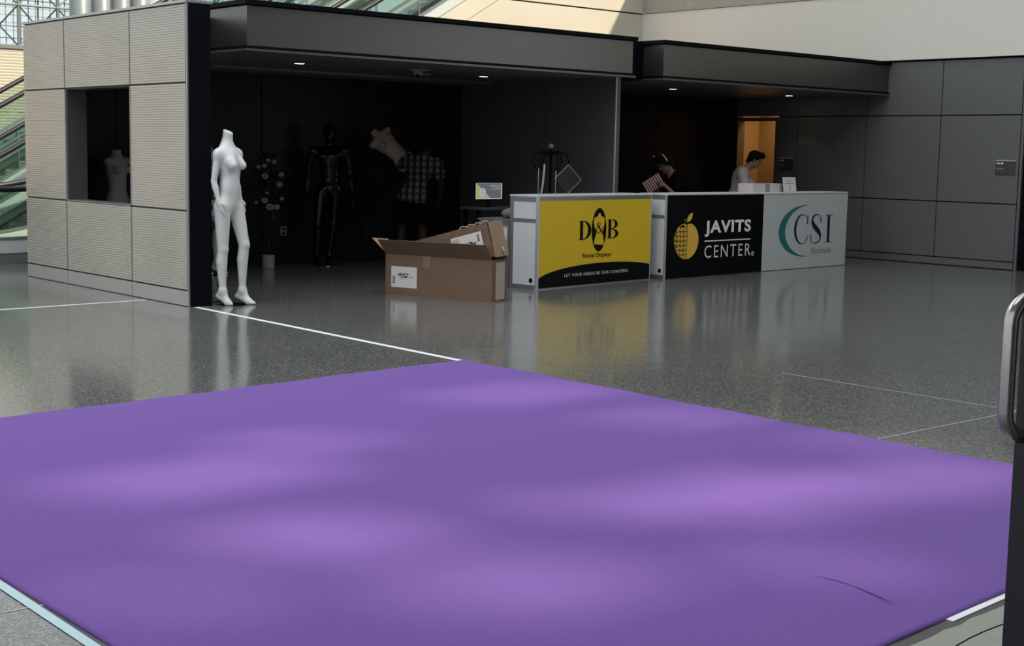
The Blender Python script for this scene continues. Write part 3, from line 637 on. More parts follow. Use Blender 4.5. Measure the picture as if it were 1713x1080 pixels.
def apple_r(a):   # outline radius around (0.42, 0.463)
    x = math.cos(a); y = math.sin(a); r = 1.0
    if y > 0: r = 1.0-0.13*math.exp(-(x/0.22)**2)
    return (0.42+0.245*x*r*(1+0.04*y), 0.463+0.228*y*r-0.004)
bm = BM(); out = [apple_r(math.radians(-90+180*i/40)) for i in range(41)]; strip(bm, out, [(0.432, p[1]) for p in out], fn); obj('apple_half', bm, GOLD, t)
bm = BM(); cc = 0.070
for i in range(-6, 1):
    for j in range(-6, 7):
        for q in (0, 1):
            cx, cy = 0.428+i*cc, 0.46+j*cc*0.82
            T = [(cx+0.006, cy+0.005), (cx+cc-0.006, cy+0.005), (cx+0.006, cy+cc*0.82-0.008)] if q == 0 else [(cx+cc-0.005, cy+0.010), (cx+cc-0.005, cy+cc*0.82-0.005), (cx+0.012, cy+cc*0.82-0.005)]
            g = (sum(p[0] for p in T)/3, sum(p[1] for p in T)/3)
            a = math.atan2((g[1]-0.463)/0.228, (g[0]-0.42)/0.245); e = apple_r(a); rr = math.hypot(g[0]-0.42, g[1]-0.463); re = math.hypot(e[0]-0.42, e[1]-0.463)
            if g[0] < 0.427 and rr < re*0.94: poly(bm, T, fn)
out = [apple_r(math.radians(90+180*i/40)) for i in range(41)]
strip(bm, out, [(0.42+(p[0]-0.42)*0.955, 0.463+(p[1]-0.463)*0.955) for p in out], fn)
obj('apple_lattice', bm, GOLD, t, label='left half of the gold apple, a triangular lattice')
bm = BM(); strip(bm, [(0.425, 0.695), (0.42, 0.74), (0.46, 0.785), (0.532, 0.812)], [(0.425, 0.695), (0.475, 0.70), (0.52, 0.74), (0.532, 0.812)], fn); stroke(bm, [(0.372, 0.735), (0.39, 0.71), (0.415, 0.69)], [0.008, 0.008, 0.008], fn); obj('apple_leaf', bm, GOLD, t)
put_text('lettering', 'JAVITS', 0.79, 1.79, 0.497, 0.703, fn, WHTV, t, 0.035, 1.12)
bm = BM(); rect(bm, 0.79, 1.79, 0.437, 0.451, fn); obj('underline', bm, WHTV, t)
put_text('lettering', 'CENTER', 0.80, 1.80, 0.228, 0.388, fn, WHTV, t, -0.004, 1.25)
bm = BM(); strip(bm, arc(1.853, 0.25, 0.03, 0.03, 0, 360, 20), arc(1.853, 0.25, 0.02, 0.02, 0, 360, 20), fn); rect(bm, 1.846, 1.85, 0.236, 0.264, fn); strip(bm, arc(1.85, 0.256, 0.011, 0.009, -90, 90, 8), arc(1.85, 0.256, 0.006, 0.005, -90, 90, 8), fn); obj('registered_mark', bm, WHTV, t)
O3 = O2+dr2*2.068
t = counter('reception_counter', 'pale grey counter with teal crescent and navy CSI Worldwide lettering, farthest right', O3, dr2, 2.085, 0.42, HC, WHITE)
CSIW = mat('csi_panel', (0.54, 0.60, 0.595), 0.35, noise=0.02)
box('front_graphic', 0.002, 2.084, -0.002, 0.011, 0.006, HC-0.019, CSIW, t)
s0 = 2.068; fn2 = lambda u, v: (u-s0, -0.0035, v)
bm = BM()
A_, B_ = [], []
for i in range(41):
    a = math.radians(68+(292-68)*i/40); k = math.sin(PI*i/40)**0.8
    ox, oy = 3.10+0.66*math.cos(a), 0.518+0.335*math.sin(a)*1.06
    A_.append((ox, oy)); B_.append((ox+0.155*k, oy*(1-0.03*k)+0.518*0.03*k))
strip(bm, A_, B_, fn2); obj('crescent', bm, TEAL, t)
for ch, u0, u1, v0, v1, b in (('C', 2.81, 3.16, 0.335, 0.748, 1), ('S', 3.215, 3.503, 0.335, 0.742, 1), ('I', 3.575, 3.775, 0.34, 0.728, 1)):
    bm = BM(); glyph(bm, ch, u0, u1, v0, v1, fn2, b); obj('letter', bm, NAVY, t)
put_text('lettering', 'Worldwide', 3.235, 3.765, 0.188, 0.282, lambda u, v: (u-s0+(v-0.23)*0.15, -0.0035, v), GREYP, t)

# things on the right counters
def on_counter(px, py, O, dr, off, z=HC):
    # point on the counter top, off metres behind its front edge
    n = Vector((-dr.y, dr.x, 0)); v = ray(px, py); tt = ((O+n*off-C0).dot(n))/v.dot(n); P = C0+v*tt; return Vector((P.x, P.y, z))
yaw2 = math.atan2(dr2.y, dr2.x)
P = on_counter(1259, 318, O2, dr2, 0.17); Q = on_counter(1309, 318, O2, dr2, 0.17); wbx = (Q-P).length
b = thing('parcel', 'low white parcel with grey tape lying on the right counters in front of the doorway', 'box', P, yaw2)
box('carton', 0, wbx, 0, 0.24, 0, 0.115, mat('parcel_white', (0.55, 0.52, 0.50), 0.6), b, bevel=0.004)
bm = BM(); bx(bm, wbx*0.42, wbx*0.56, -0.0015, 0.241, 0.0, 0.1165); obj('packing_tape', bm, mat('parcel_tape', (0.25, 0.24, 0.24), 0.25), b)
P = on_counter(1312, 318, O2, dr2, 0.10); Q = on_counter(1333, 318, O2, dr2, 0.10); ws_ = (Q-P).length
b = thing('sign_holder', 'small upright white notice in a clear stand on the pale grey counter', 'sign', P, yaw2)
M_ = Matrix.Rotation(math.radians(-8), 4, 'X')
bm = BM(); bx(bm, 0, ws_, 0.005, 0.009, 0.004, 0.205, M_); obj('notice', bm, PAPER, b)
bm = BM(); bx(bm, -0.003, ws_+0.003, 0.0095, 0.0125, 0.0, 0.21, M_); bx(bm, -0.003, ws_+0.003, -0.01, 0.07, 0, 0.003); obj('stand', bm, ACRYL, b)
for z, uu, vv, s_ in ((0.15, 0.25, 0.75, 'Welcome'),):
    put_text('printed_line', s_, ws_*uu, ws_*vv, z, z+0.018, lambda u, v: M_ @ Vector((u, 0.0046, v)), GREYP, b)
bm = BM(); rect(bm, ws_*0.15, ws_*0.85, 0.118, 0.128, lambda u, v: M_ @ Vector((u, 0.0046, v))); obj('printed_line', bm, GREYP, b)
bm = BM(); strip(bm, arc(ws_/2, 0.06, 0.02, 0.028, 0, 360, 20), arc(ws_/2, 0.06, 0.012, 0.018, 0, 360, 20), lambda u, v: M_ @ Vector((u, 0.0046, v))); obj('printed_mark', bm, GREYP, b)

# ================================================================== CARDBOARD BOXES
P0, P1 = Vector((8.824, 12.149, 0)), Vector((9.218, 10.874, 0)); dB = (P1-P0); LB = dB.length; dB.normalize()
yb = math.atan2(dB.y, dB.x); WB, HB = 0.285, 0.43
bxo = thing('cardboard_box', 'long open brown cardboard box with flaps up, on the floor left of the yellow counter', 'box', P0, yb)
# local x = along the long side, local +y = away from the camera
th = 0.006; bm = BM()
bx(bm, 0, LB, 0, th, 0, HB); bx(bm, 0, LB, WB-th, WB, 0, HB); bx(bm, 0, th, th, WB-th, 0, HB); bx(bm, LB-th, LB, th, WB-th, 0, HB); bx(bm, th, LB-th, th, WB-th, 0, th)
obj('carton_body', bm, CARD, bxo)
def flap(pts, mt, lab=None):
    a = [Vector(p) for p in pts]; n = (a[1]-a[0]).cross(a[2]-a[0]).normalized()*0.005; bm = BM(); A = [bm.verts.new(p) for p in a]; B = [bm.verts.new(p+n) for p in a]
    bm.faces.new(A); bm.faces.new(B[::-1])
    for i in range(len(a)): bm.faces.new([A[i], A[(i+1) % len(a)], B[(i+1) % len(a)], B[i]])
    o = obj('flap', bm, mt, bxo)
    if lab: o['label'] = lab
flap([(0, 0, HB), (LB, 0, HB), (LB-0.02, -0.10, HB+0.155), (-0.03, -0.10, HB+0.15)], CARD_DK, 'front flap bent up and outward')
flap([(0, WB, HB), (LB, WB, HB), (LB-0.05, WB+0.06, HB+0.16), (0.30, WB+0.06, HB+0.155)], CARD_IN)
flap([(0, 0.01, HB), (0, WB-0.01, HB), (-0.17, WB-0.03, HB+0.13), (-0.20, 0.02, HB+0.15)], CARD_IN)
bm = BM(); bx(bm, 0.075, 0.075+0.33, -0.0012, 0, 0.08, 0.30); lb = obj('shipping_label', bm, PAPER, bxo)
bm = BM(); random.seed(3)
for k in range(26):
    u = 0.16+random.random()*0.12; v = 0.175+random.random()*0.05; rect(bm, u, u+0.012+random.random()*0.02, v, v+0.008, lambda a, b: (a, -0.0018, b))
for k in range(5): rect(bm, 0.095, 0.125, 0.12+k*0.016, 0.13+k*0.016, lambda a, b: (a, -0.0018, b))
rect(bm, 0.28, 0.36, 0.193, 0.197, lambda a, b: (a, -0.0018, b)); obj('label_print', bm, NAVY, lb)
TAPE_B = mat('brown_tape', (0.24, 0.16, 0.11), 0.3)
box('packing_tape', LB*0.36, LB*0.43, -0.0011, 0, HB-0.12, HB, TAPE_B, bxo); box('packing_tape', LB, LB+0.0012, 0.07, 0.24, 0.02, HB-0.03, TAPE, bxo, label='pale tape on the end of the box')
# second carton, tilted and stuffed into the first
E0 = Vector((LB-0.10, 0.025, HB+0.005))
b2 = thing('cardboard_box', 'closed battered brown carton with torn end, tilted inside the long open box', 'box')
tilt = math.radians(-15)
b2.location = P0+Matrix.Rotation(yb, 3, 'Z') @ E0; b2.rotation_euler = (0, tilt, yb)
L2, W2, H2 = 1.0, 0.235, 0.36
me_bm = BM(); nx, ny, nz = 14, 4, 6
def shell(bm):
    vs = {}
    def V(i, j, k):
        if (i, j, k) not in vs:
            x, y, z = -L2+L2*i/nx+0.10, W2*j/ny, H2*k/nz; r = random.Random(i*100+j*10+k); s = 0.007*(i/nx)
            vs[(i, j, k)] = bm.verts.new((x+r.uniform(-1, 1)*s+(0.02*(1-k/nz) if i == nx else 0), y+r.uniform(-1, 1)*s, z+r.uniform(-1, 1)*s*0.7))
        return vs[(i, j, k)]
    for i in range(nx):
        for k in range(nz):
            for j in (0, ny): bm.faces.new([V(i, j, k), V(i+1, j, k), V(i+1, j, k+1), V(i, j, k+1)])
        for j in range(ny):
            for k in (0, nz): bm.faces.new([V(i, j, k), V(i+1, j, k), V(i+1, j+1, k), V(i, j+1, k)])
    for j in range(ny):
        for k in range(nz):
            for i in (0, nx): bm.faces.new([V(i, j, k), V(i, j+1, k), V(i, j+1, k+1), V(i, j, k+1)])
shell(me_bm); obj('carton_body', me_bm, CARD, b2)
bm = BM(); pts = [(-0.0, 0.0), (W2+0.02, 0.01), (W2+0.03, 0.16), (W2+0.012, 0.20), (W2+0.02, H2+0.01), (0.12, H2+0.02), (0.0, H2)]
prism(bm, pts, 0.122, 0.127, lambda u, v, d: (d, u, v-0.01)); obj('end_flap', bm, CARD_IN, b2)
bm = BM(); bx(bm, -0.36, 0.02, -0.0095, -0.0080, 0.10, 0.285); lb = obj('shipping_label', bm, PAPER, b2)
bm = BM()
for k in range(24):
    u = -0.19+random.random()*0.11; v = 0.15+random.random()*0.07; rect(bm, u, u+0.012+random.random()*0.015, v, v+0.008, lambda a, b: (a, -0.0102, b))
for k in range(5): rect(bm, -0.04, -0.01, 0.19+k*0.015, 0.199+k*0.015, lambda a, b: (a, -0.0102, b))
for k in range(3): rect(bm, -0.34, -0.26, 0.255-k*0.016, 0.259-k*0.016, lambda a, b: (a, -0.0102, b))
obj('label_print', bm, NAVY, lb)
CURL = mat('curled_tape', (0.45, 0.42, 0.36), 0.3)
for i in range(4):
    x = -0.25+i*0.09; bm = BM(); tube(bm, [(x, 0.02, H2+0.003), (x+0.03, 0.04, H2+0.022), (x+0.08, 0.05, H2+0.005)], 0.005, 6); obj('torn_tape', bm, CURL, b2)
bm = BM(); tube(bm, [(0.128, 0.16, 0.09), (0.145, 0.15, 0.05), (0.135, 0.17, 0.01)], 0.009, 6); obj('torn_tape', bm, CURL, b2)

# ================================================================== LAMPS AND CEILING FITTINGS
def downlight(x, y, lit, label, z=SOF):
    t = thing('downlight', label, 'ceiling light', (x, y, z), 0, 'downlights in the canopy soffits')
    bm = BM(); seg = 24
    for r0, r1, za, zb in ((0.075, 0.062, 0, -0.004), (0.062, 0.058, -0.004, -0.001)):
        strip(bm, arc(0, 0, r0, r0, 0, 360, seg), arc(0, 0, r1, r1, 0, 360, seg), lambda u, v: (u, v, za if abs(math.hypot(u, v)-r0) < 1e-4 else zb))
    obj('ring', bm, mat('lamp_ring', (0.10, 0.10, 0.10), 0.4), t)
    bm = BM(); strip(bm, arc(0, 0, 0.060, 0.060, 0, 360, seg), arc(0, 0, 0.001, 0.001, 0, 360, seg), lambda u, v: (u, v, -0.0022))
    obj('lens', bm, LAMPW if lit else mat('dead_lens', (0.07, 0.07, 0.07), 0.3), t)
    if lit:
        d = bpy.data.lights.new('downlight_beam', 'SPOT'); d.energy = 3.0; d.color = (1, 0.8, 0.55); d.spot_size = math.radians(80); d.shadow_soft_size = 0.05
        o = bpy.data.objects.new('downlight_beam', d); COL.objects.link(o); o.location = (x, y, z-0.02)
for px, py, lit, lab in ((501, 106, 1, 'lit round downlight in the left canopy soffit, above the flowers'), (809, 128, 1, 'lit round downlight in the left canopy soffit, above the small screen'),
                         (1126, 149, 1, 'lit round downlight in the right canopy soffit, above the stooping woman'), (1320, 160, 1, 'lit round downlight in the right canopy soffit, right of the doorway'),
                         (380, 97, 0, 'unlit downlight in the left canopy soffit, above the white mannequin'), (611, 115, 0, 'unlit downlight in the left canopy soffit, between the black mannequin and the plaid shirt'),
                         (895, 134, 0, 'unlit downlight in the left canopy soffit, near its right end'), (1193, 153, 0, 'unlit downlight in the right canopy soffit, left one of the dark pair'), (1257, 158, 0, 'unlit downlight in the right canopy soffit, right one of the dark pair')):
    P = on_z(px, py, SOF); P.x = min(P.x, 18.2); downlight(P.x, P.y, lit, lab)
P = on_z(703, 117, SOF)
pj = thing('ceiling_camera', 'small pale device on a bracket hanging from the left canopy soffit between two lights', 'ceiling device', P, -YAW)
GREYD = mat('device_grey', (0.30, 0.30, 0.28), 0.5)
box('mounting_plate', -0.11, 0.11, -0.06, 0.06, -0.012, 0, GREYD, pj); box('housing', -0.075, 0.03, -0.05, 0.05, -0.065, -0.012, GREYD, pj, bevel=0.008)
bm = BM(); tube(bm, [(-0.03, -0.05, -0.06), (-0.03, -0.07, -0.085)], 0.018, 14); obj('lens', bm, BLACK_GLOSS, pj, smooth=False)
box('side_vent', 0.03, 0.12, -0.04, 0.04, -0.055, -0.045, GREYD, pj)

# ---- outlets and plaques
for px, lab in ((474, 'white wall outlet low on the dark rear wall, right of the flower pot'), (616, 'dark wall outlet low on the rear wall, left of the open box')):
    P = on_y(px, 386, BK-0.001); t = thing('wall_outlet', lab, 'outlet', P)
    box('cover_plate', -0.05, 0.05, -0.008, 0, -0.06, 0.06, GREYD if px == 474 else mat('outlet_dark', (0.05, 0.05, 0.05), 0.5), t, bevel=0.003)
    bm = BM()
    for z in (-0.028, 0.028): bx(bm, -0.02, 0.02, -0.010, -0.008, z-0.014, z+0.014)
    obj('socket', bm, BLKV, t)
def plaque(P, lab, wd=0.30, hh=0.19):
    t = thing('room_sign', lab, 'sign', P)
    pm = mat('plaque_grey', (0.055, 0.055, 0.057), 0.4)
    box('plate', -0.012, 0, -wd/2, wd/2, -hh, 0, pm, t, bevel=0.002); box('top_bar', -0.016, 0, -wd/2, wd/2, 0.0, 0.014, mat('plaque_bar', (0.45, 0.45, 0.46), 0.4), t)
    fnp = lambda u, v: (-0.0135, wd/2-u, v)
    bm = BM(); rect(bm, 0.02, 0.045, -0.042, -0.024, fnp); rect(bm, 0.05, 0.066, -0.042, -0.024, fnp); rect(bm, 0.082, 0.115, -0.044, -0.020, fnp); obj('printed_line', bm, WHTV, t)
    bm = BM(); rect(bm, 0.02, 0.12, -0.115, -0.100, fnp); obj('printed_line', bm, mat('plaque_faint', (0.22, 0.22, 0.22), 0.5), t)
plaque(on_x(1683, 269.5, RX), 'grey room plaque with a light top bar on the right grey panelled wall')
plaque(on_x(1315, 265, RX), 'dark room plaque just right of the lit doorway')

# ================================================================== BODIES
def build_person(name, label, loc, rz, prims, skin, h=0.009, cat='person'):
    t = thing(name, label, cat, loc, rz); me = sdf_mesh('body', prims, h); link('body', me, skin, t); return t
# ---- white headless female mannequin
J = dict(pelvis=(-0.035, 0, 0.985), chest=(-0.028, 0, 1.35), neck=(-0.05, 0, 1.50), shR=(-0.055, -0.14, 1.447), shL=(-0.015, 0.134, 1.447), elR=(-0.085, -0.168, 1.18), wrR=(-0.035, -0.165, 1.00), elL=(-0.06, 0.185, 1.18), wrL=(-0.02, 0.185, 1.00),
         hipR=(-0.045, -0.088, 0.93), hipL=(-0.01, 0.088, 0.93), knR=(-0.045, -0.085, 0.535), knL=(0.075, 0.10, 0.575), anR=(-0.05, -0.08, 0.14), anL=(0.055, 0.10, 0.14))
pr = torso(J, True, 0.90)+[cone((-0.055, 0, 1.45), (-0.030, 0, 1.70), 0.052, 0.046, 0.045)]
for k in 'RL': pr += arm(J, k, 0.80)+leg(J, k, 0.97)
pr += [cone((-0.05, 0, 1.53), (-0.05, -0.10, 1.465), 0.035, 0.03, 0.05), cone((-0.05, 0, 1.53), (-0.025, 0.10, 1.465), 0.035, 0.03, 0.05), ell((-0.01, 0, 1.12), (0.080, 0.112, 0.14), k=0.04)]
pr += hand(J['wrR'], (0.22, 0.02, -1), (0.2, 1, 0), (1, 0, 0), 0.17, 0.22)+hand(J['wrL'], (0.30, 0.0, -1), (0.1, -1, 0), (1, 0, 0), 0.155, 0.2)
pr += foot(J['anR'], (-0.098, -0.08, 0.088), (0.005, -0.08, 0.030), (0.052, -0.08, 0.014))+foot(J['anL'], (0.005, 0.10, 0.078), (0.12, 0.105, 0.030), (0.185, 0.11, 0.016))
me = sdf_mesh('body', pr, 0.0065, clips=[((-0.03, 0, 1.655), (0.45, 0.0, 1.0))])
P = on_z(388, 509.5)
RZ_W = math.atan2(HR.y*0.93-HF.y*0.37, HR.x*0.93-HF.x*0.37)
t = thing('mannequin', 'headless white female mannequin standing beside the black wall end', 'mannequin', P, RZ_W)
link('body', me, MANW, t)
bm = BM(); tube(bm, [(-0.035, -0.165, 1.004), (-0.034, -0.165, 0.999)], 0.0205, 20); obj('wrist_joint', bm, mat('joint_grey', (0.2, 0.2, 0.2), 0.4), t)
bm = BM(); lathe(bm, [(0.15, 0), (0.15, 0.002), (0.148, 0.003)], 36, (0.0, 0.02, 0)); obj('base_plate', bm, ACRYL, t)
# second white mannequin, mostly behind the black wall end
m2 = t.copy(); COL.objects.link(m2); P = on_z(351, 459); m2.location = (P.x, P.y, 0); m2.rotation_euler = (0, 0, RZ_W+0.35)
m2['label'] = 'second headless white mannequin, a sliver visible behind the front one'
for c in t.children: 
    d = c.copy(); COL.objects.link(d); d.parent = m2
# clear acrylic pedestal at the wall end
P = on_z(356, 505); t = thing('acrylic_pedestal', 'small clear acrylic pedestal at the foot of the black wall end', 'pedestal', (P.x, P.y, 0), 0)
bm = BM(); bx(bm, -0.05, 0.05, -0.08, 0.02, 0.0, 0.22); obj('block', bm, ACRYL, t)
bm = BM()
for x in (-0.05, 0.046): 
    bx(bm, x, x+0.004, -0.084, -0.08, 0, 0.22)
bx(bm, -0.05, 0.05, -0.084, 0.02, 0.22, 0.224); obj('polished_edge', bm, ALU, t)

# ---- gloss black male mannequin
JB = dict(pelvis=(0, 0.02, 1.0), chest=(0.0, 0.0, 1.36), neck=(-0.01, 0, 1.53), shR=(0, -0.21, 1.49), shL=(0, 0.21, 1.49), elR=(-0.03, -0.27, 1.19), wrR=(0.03, -0.29, 0.93), elL=(-0.03, 0.27, 1.19), wrL=(0.05, 0.30, 0.93),
          hipR=(0, -0.09, 0.95), hipL=(0, 0.09, 0.95), knR=(0.05, -0.14, 0.52), knL=(0.0, 0.06, 0.52), anR=(-0.04, -0.16, 0.10), anL=(0.0, 0.0, 0.10))
def full(J, female=False, w=1.0, head=None, hands=None, feet=True):
    pr = torso(J, female, w)
    for k in 'RL': pr += arm(J, k, w)+leg(J, k, w)
    if head is not None:
        c, f, u = head; nb = np.array(J['neck'], float); pr += [cone(nb-np.array(u)*0.03, np.array(c)-unit(u)*0.06-unit(f)*0.015, 0.058*w, 0.052, 0.03)]+head_prims(c, f, u)
    for a in (hands or []): pr += hand(*a)
    if feet:
        for k in 'RL':
            an = np.array(J['an'+k], float); f = unit((*J.get('fwd', (1, 0, 0))[:2], 0)); g = an[2]-0.075
            pr += foot(an, an-f*0.045-A3(0, 0, 0.05), an+f*0.11-A3(0, 0, 0.052), an+f*0.165-A3(0, 0, 0.062))
    return pr
pr = full(JB, False, 1.0, ((0.01, 0, 1.71), (1, 0, 0), (0, 0, 1)), [((0.03, -0.29, 0.93), (0.1, -0.05, -1), (0, 1, 0), (1, 0, 0), 0.19, 0.25), ((0.05, 0.30, 0.93), (0.1, 0.05, -1), (0, -1, 0), (1, 0, 0), 0.19, 0.25)])
P = on_z(543, 443)
t = build_person('mannequin', 'gloss black male mannequin with a head, standing against the dark rear wall', (P.x, P.y-0.1, 0.008), math.atan2(-HF.y, -HF.x)+0.15, pr, MANB, 0.009, 'mannequin')
bm = BM(); lathe(bm, [(0.17, -0.008), (0.17, -0.001), (0.165, 0.0)], 36); obj('base_plate', bm, CHROME, t)

# ---- torso form in the wall window
prT = [ell((0, 0, 0.12), (0.105, 0.15, 0.16), k=0.04), ell((0, 0, 0.32), (0.085, 0.115, 0.14), k=0.05), ell((-0.01, 0, 0.50), (0.10, 0.145, 0.16), k=0.05), cone((-0.01, 0, 0.58), (-0.005, 0.15, 0.585), 0.055, 0.045, 0.04), cone((-0.01, 0, 0.58), (-0.005, -0.15, 0.585), 0.055, 0.045, 0.04),
       cone((0.045, 0.065, 0.50), (0.09, 0.072, 0.485), 0.055, 0.04, 0.02), cone((0.045, -0.065, 0.50), (0.09, -0.072, 0.485), 0.055, 0.04, 0.02), cone((-0.015, 0, 0.6), (-0.005, 0, 0.75), 0.056, 0.05, 0.03)]
meT = sdf_mesh('form', prT, 0.008, clips=[((0, 0, 0.72), (0.15, 0, 1)), ((0, 0, 0.04), (0, 0, -1))])
P = on_x(196, 250, 7.45)
t = thing('torso_form', 'pale headless torso form on a post, seen through the window of the steel wall', 'torso form', (P.x, P.y, P.z-0.72), math.atan2(-HF.y, -HF.x)+1.0)
link('form', meT, FORMW, t)
bm = BM(); tube(bm, [(0, 0, 0.05), (0, 0, -(P.z-0.72)+0.01)], 0.012); lathe(bm, [(0.13, 0), (0.13, 0.008), (0.02, 0.014)], 30, (0, 0, -(P.z-0.72))); obj('stand', bm, BLACK, t)

# ---- man in plaid shirt lifting a beige form
def cloth(name, prims, mt, parent, infl, clips, h=0.010, **p): return link(name, sdf_mesh(name, prims, h, infl, clips), mt, parent, **p)
def plaid():
    mt = bpy.data.materials.new('plaid_cotton'); mt.use_nodes = True; nt = mt.node_tree; N = nt.nodes; L = nt.links; b = N['Principled BSDF']; b.inputs['Roughness'].default_value = 0.9
    tc = N.new('ShaderNodeTexCoord'); s = N.new('ShaderNodeSeparateXYZ'); L.new(tc.outputs['Object'], s.inputs[0])
    def band(sock, per, thr, ph=0.0):
        a = N.new('ShaderNodeMath'); a.operation = 'MULTIPLY_ADD'; a.inputs[1].default_value = 1/per; a.inputs[2].default_value = ph+10; L.new(sock, a.inputs[0])
        f = N.new('ShaderNodeMath'); f.operation = 'FRACT'; L.new(a.outputs[0], f.inputs[0]); g = N.new('ShaderNodeMath'); g.operation = 'GREATER_THAN'; g.inputs[1].default_value = thr; L.new(f.outputs[0], g.inputs[0]); return g.outputs[0]
    v = band(s.outputs['Y'], 0.085, 0.42); hz = band(s.outputs['Z'], 0.085, 0.55)
    a = N.new('ShaderNodeMath'); a.operation = 'MULTIPLY_ADD'; a.inputs[1].default_value = 0.045; a.inputs[2].default_value = 0.006; L.new(v, a.inputs[0])
    m2 = N.new('ShaderNodeMath'); m2.operation = 'MULTIPLY'; L.new(v, m2.inputs[0]); L.new(hz, m2.inputs[1])
    c = N.new('ShaderNodeMath'); c.operation = 'MULTIPLY_ADD'; c.inputs[1].default_value = 0.10; L.new(m2.outputs[0], c.inputs[0]); L.new(a.outputs[0], c.inputs[2])
    cb = N.new('ShaderNodeCombineColor'); 
    for i in range(3): L.new(c.outputs[0], cb.inputs[i])
    L.new(cb.outputs[0], b.inputs['Base Color']); return mt
PLAID = plaid()
# faces away from the camera; body x forward (away), y = his left (image left)
up_ = unit((0.10, -0.22, 1))
JP = dict(pelvis=(0, 0.04, 0.93), chest=(0.06, -0.05, 1.27), neck=(0.10, -0.10, 1.44), shR=(0.08, -0.27, 1.35), shL=(0.10, 0.10, 1.40), elR=(0.10, -0.33, 1.08), wrR=(0.22, -0.29, 0.86), elL=(0.28, 0.24, 1.30), wrL=(0.38, 0.14, 1.46),
          hipR=(0, -0.06, 0.90), hipL=(0, 0.14, 0.90), knR=(0.03, -0.09, 0.48), knL=(0.03, 0.18, 0.48), anR=(-0.02, -0.10, 0.09), anL=(-0.02, 0.20, 0.09))
pr = full(JP, False, 1.0, ((0.16, -0.13, 1.60), (1, 0.2, -0.2), (0.2, -0.05, 1)), [((0.22, -0.29, 0.86), (0.4, 0.1, -0.9), (0.3, 1, 0), (1, 0, 0), 0.185, 0.5), ((0.38, 0.14, 1.46), (0.2, 0.3, 0.9), (0, 1, -0.2), (-1, 0, 0.2), 0.185, 0.7)])
P = on_z(694, 446)
t = build_person('person', 'person in a dark and white plaid shirt seen from behind, lifting a beige torso form', (P.x, P.y, 0), math.atan2(HF.y, HF.x), pr, SKIN_D)
shirt = torso(JP, False, 1.03)+[cone(JP['shR'], np.array(JP['shR'])*0.45+np.array(JP['elR'])*0.55, 0.056, 0.060, 0.03), cone(JP['shL'], np.array(JP['shL'])*0.45+np.array(JP['elL'])*0.55, 0.056, 0.060, 0.03), ell((-0.02, 0.04, 0.90), (0.15, 0.185, 0.16), k=0.04)]
cloth('shirt', shirt, PLAID, t, 0.016, [((0, 0, 0.84), (0, 0.10, -1)), ((0.12, -0.11, 1.47), (0.25, -0.1, 1))])
cloth('shorts', torso(JP, False, 1.0)[:3]+[ cone(JP['hipR'], (0.03, -0.08, 0.55), 0.10, 0.09, 0.03), cone(JP['hipL'], (0.03, 0.17, 0.55), 0.10, 0.09, 0.03)], NAVYC, t, 0.012, [((0, 0, 0.56), (0, 0, -1)), ((0, 0, 0.95), (0, 0, 1))])
cloth('hair', [ell((0.135, -0.135, 1.63), (0.105, 0.085, 0.10), k=0.02), cone((0.09, -0.12, 1.60), (0.075, -0.11, 1.55), 0.06, 0.045, 0.02)], HAIR, t, 0.006, [((0.20, -0.13, 1.6), (1, 0, -0.6))])
def shoes(t, J, mt=SHOE):
    for k in 'RL':
        an = np.array(J['an'+k], float); f = unit((*J.get('fwd', (1, 0, 0))[:2], 0)); g = A3(an[0], an[1], 0.0)
        link('shoe', sdf_mesh('shoe', [cone(g-f*0.05+A3(0, 0, 0.045), g+f*0.10+A3(0, 0, 0.04), 0.043, 0.042, 0.02), cone(g+f*0.10+A3(0, 0, 0.04), g+f*0.18+A3(0, 0, 0.035), 0.042, 0.034, 0.02), cone(g+A3(0, 0, 0.05), g+A3(0, 0, 0.10), 0.046, 0.042, 0.02)], 0.009, 0, [((0, 0, 0.002), (0, 0, -1)), ((0, 0, 0.115), (0, 0, 1))]), mt, t)
shoes(t, JP)
# beige form he lifts: chest end up-left, waist at his shoulder
ang = math.radians(48)
prF = prT
tf = thing('torso_form', 'beige torso form held tilted in the air by the person in plaid', 'torso form')
link('form', meT.copy(), None, tf); tf.children[0].data.materials.clear(); tf.children[0].data.materials.append(BEIGE)
PW = HR*0.06+t.location+Matrix.Rotation(t.rotation_euler.z, 3, 'Z') @ Vector((0.40, 0.13, 1.28))
vz = (-HR*math.sin(ang)+Vector((0, 0, 1))*math.cos(ang)).normalized(); vx = (-HF*0.8+HR*0.45).normalized(); vx = (vx-vz*vx.dot(vz)).normalized(); vy = vz.cross(vx)
mm = Matrix((vx, vy, vz)).transposed().to_4x4(); mm.translation = PW; tf.matrix_world = mm

# ---- man in white T-shirt at the doorway, bending over the counter, facing right of the frame
JM = dict(pelvis=(0.02, 0, 0.90), chest=(0.08, 0, 1.22), neck=(0.17, 0, 1.375), shR=(0.12, -0.19, 1.31), shL=(0.12, 0.19, 1.31), elR=(0.19, -0.22, 1.03), wrR=(0.42, -0.16, 1.07), elL=(0.24, 0.23, 1.04), wrL=(0.44, 0.13, 1.10),
          hipR=(0.02, -0.09, 0.88), hipL=(0.02, 0.09, 0.88), knR=(0.04, -0.10, 0.48), knL=(0.05, 0.10, 0.48), anR=(0.0, -0.10, 0.09), anL=(0.01, 0.10, 0.09))
hdM = ((0.29, 0, 1.505), (1, 0, -0.45), (0.55, 0, 1))
pr = full(JM, False, 1.0, hdM, [((0.42, -0.16, 1.07), (1, 0.3, 0.1), (0, 0.2, -1), (0, 1, 0), 0.18, 0.35), ((0.44, 0.13, 1.10), (1, -0.2, 0.25), (0, 0, -1), (0, -1, 0), 0.18, 0.4)])
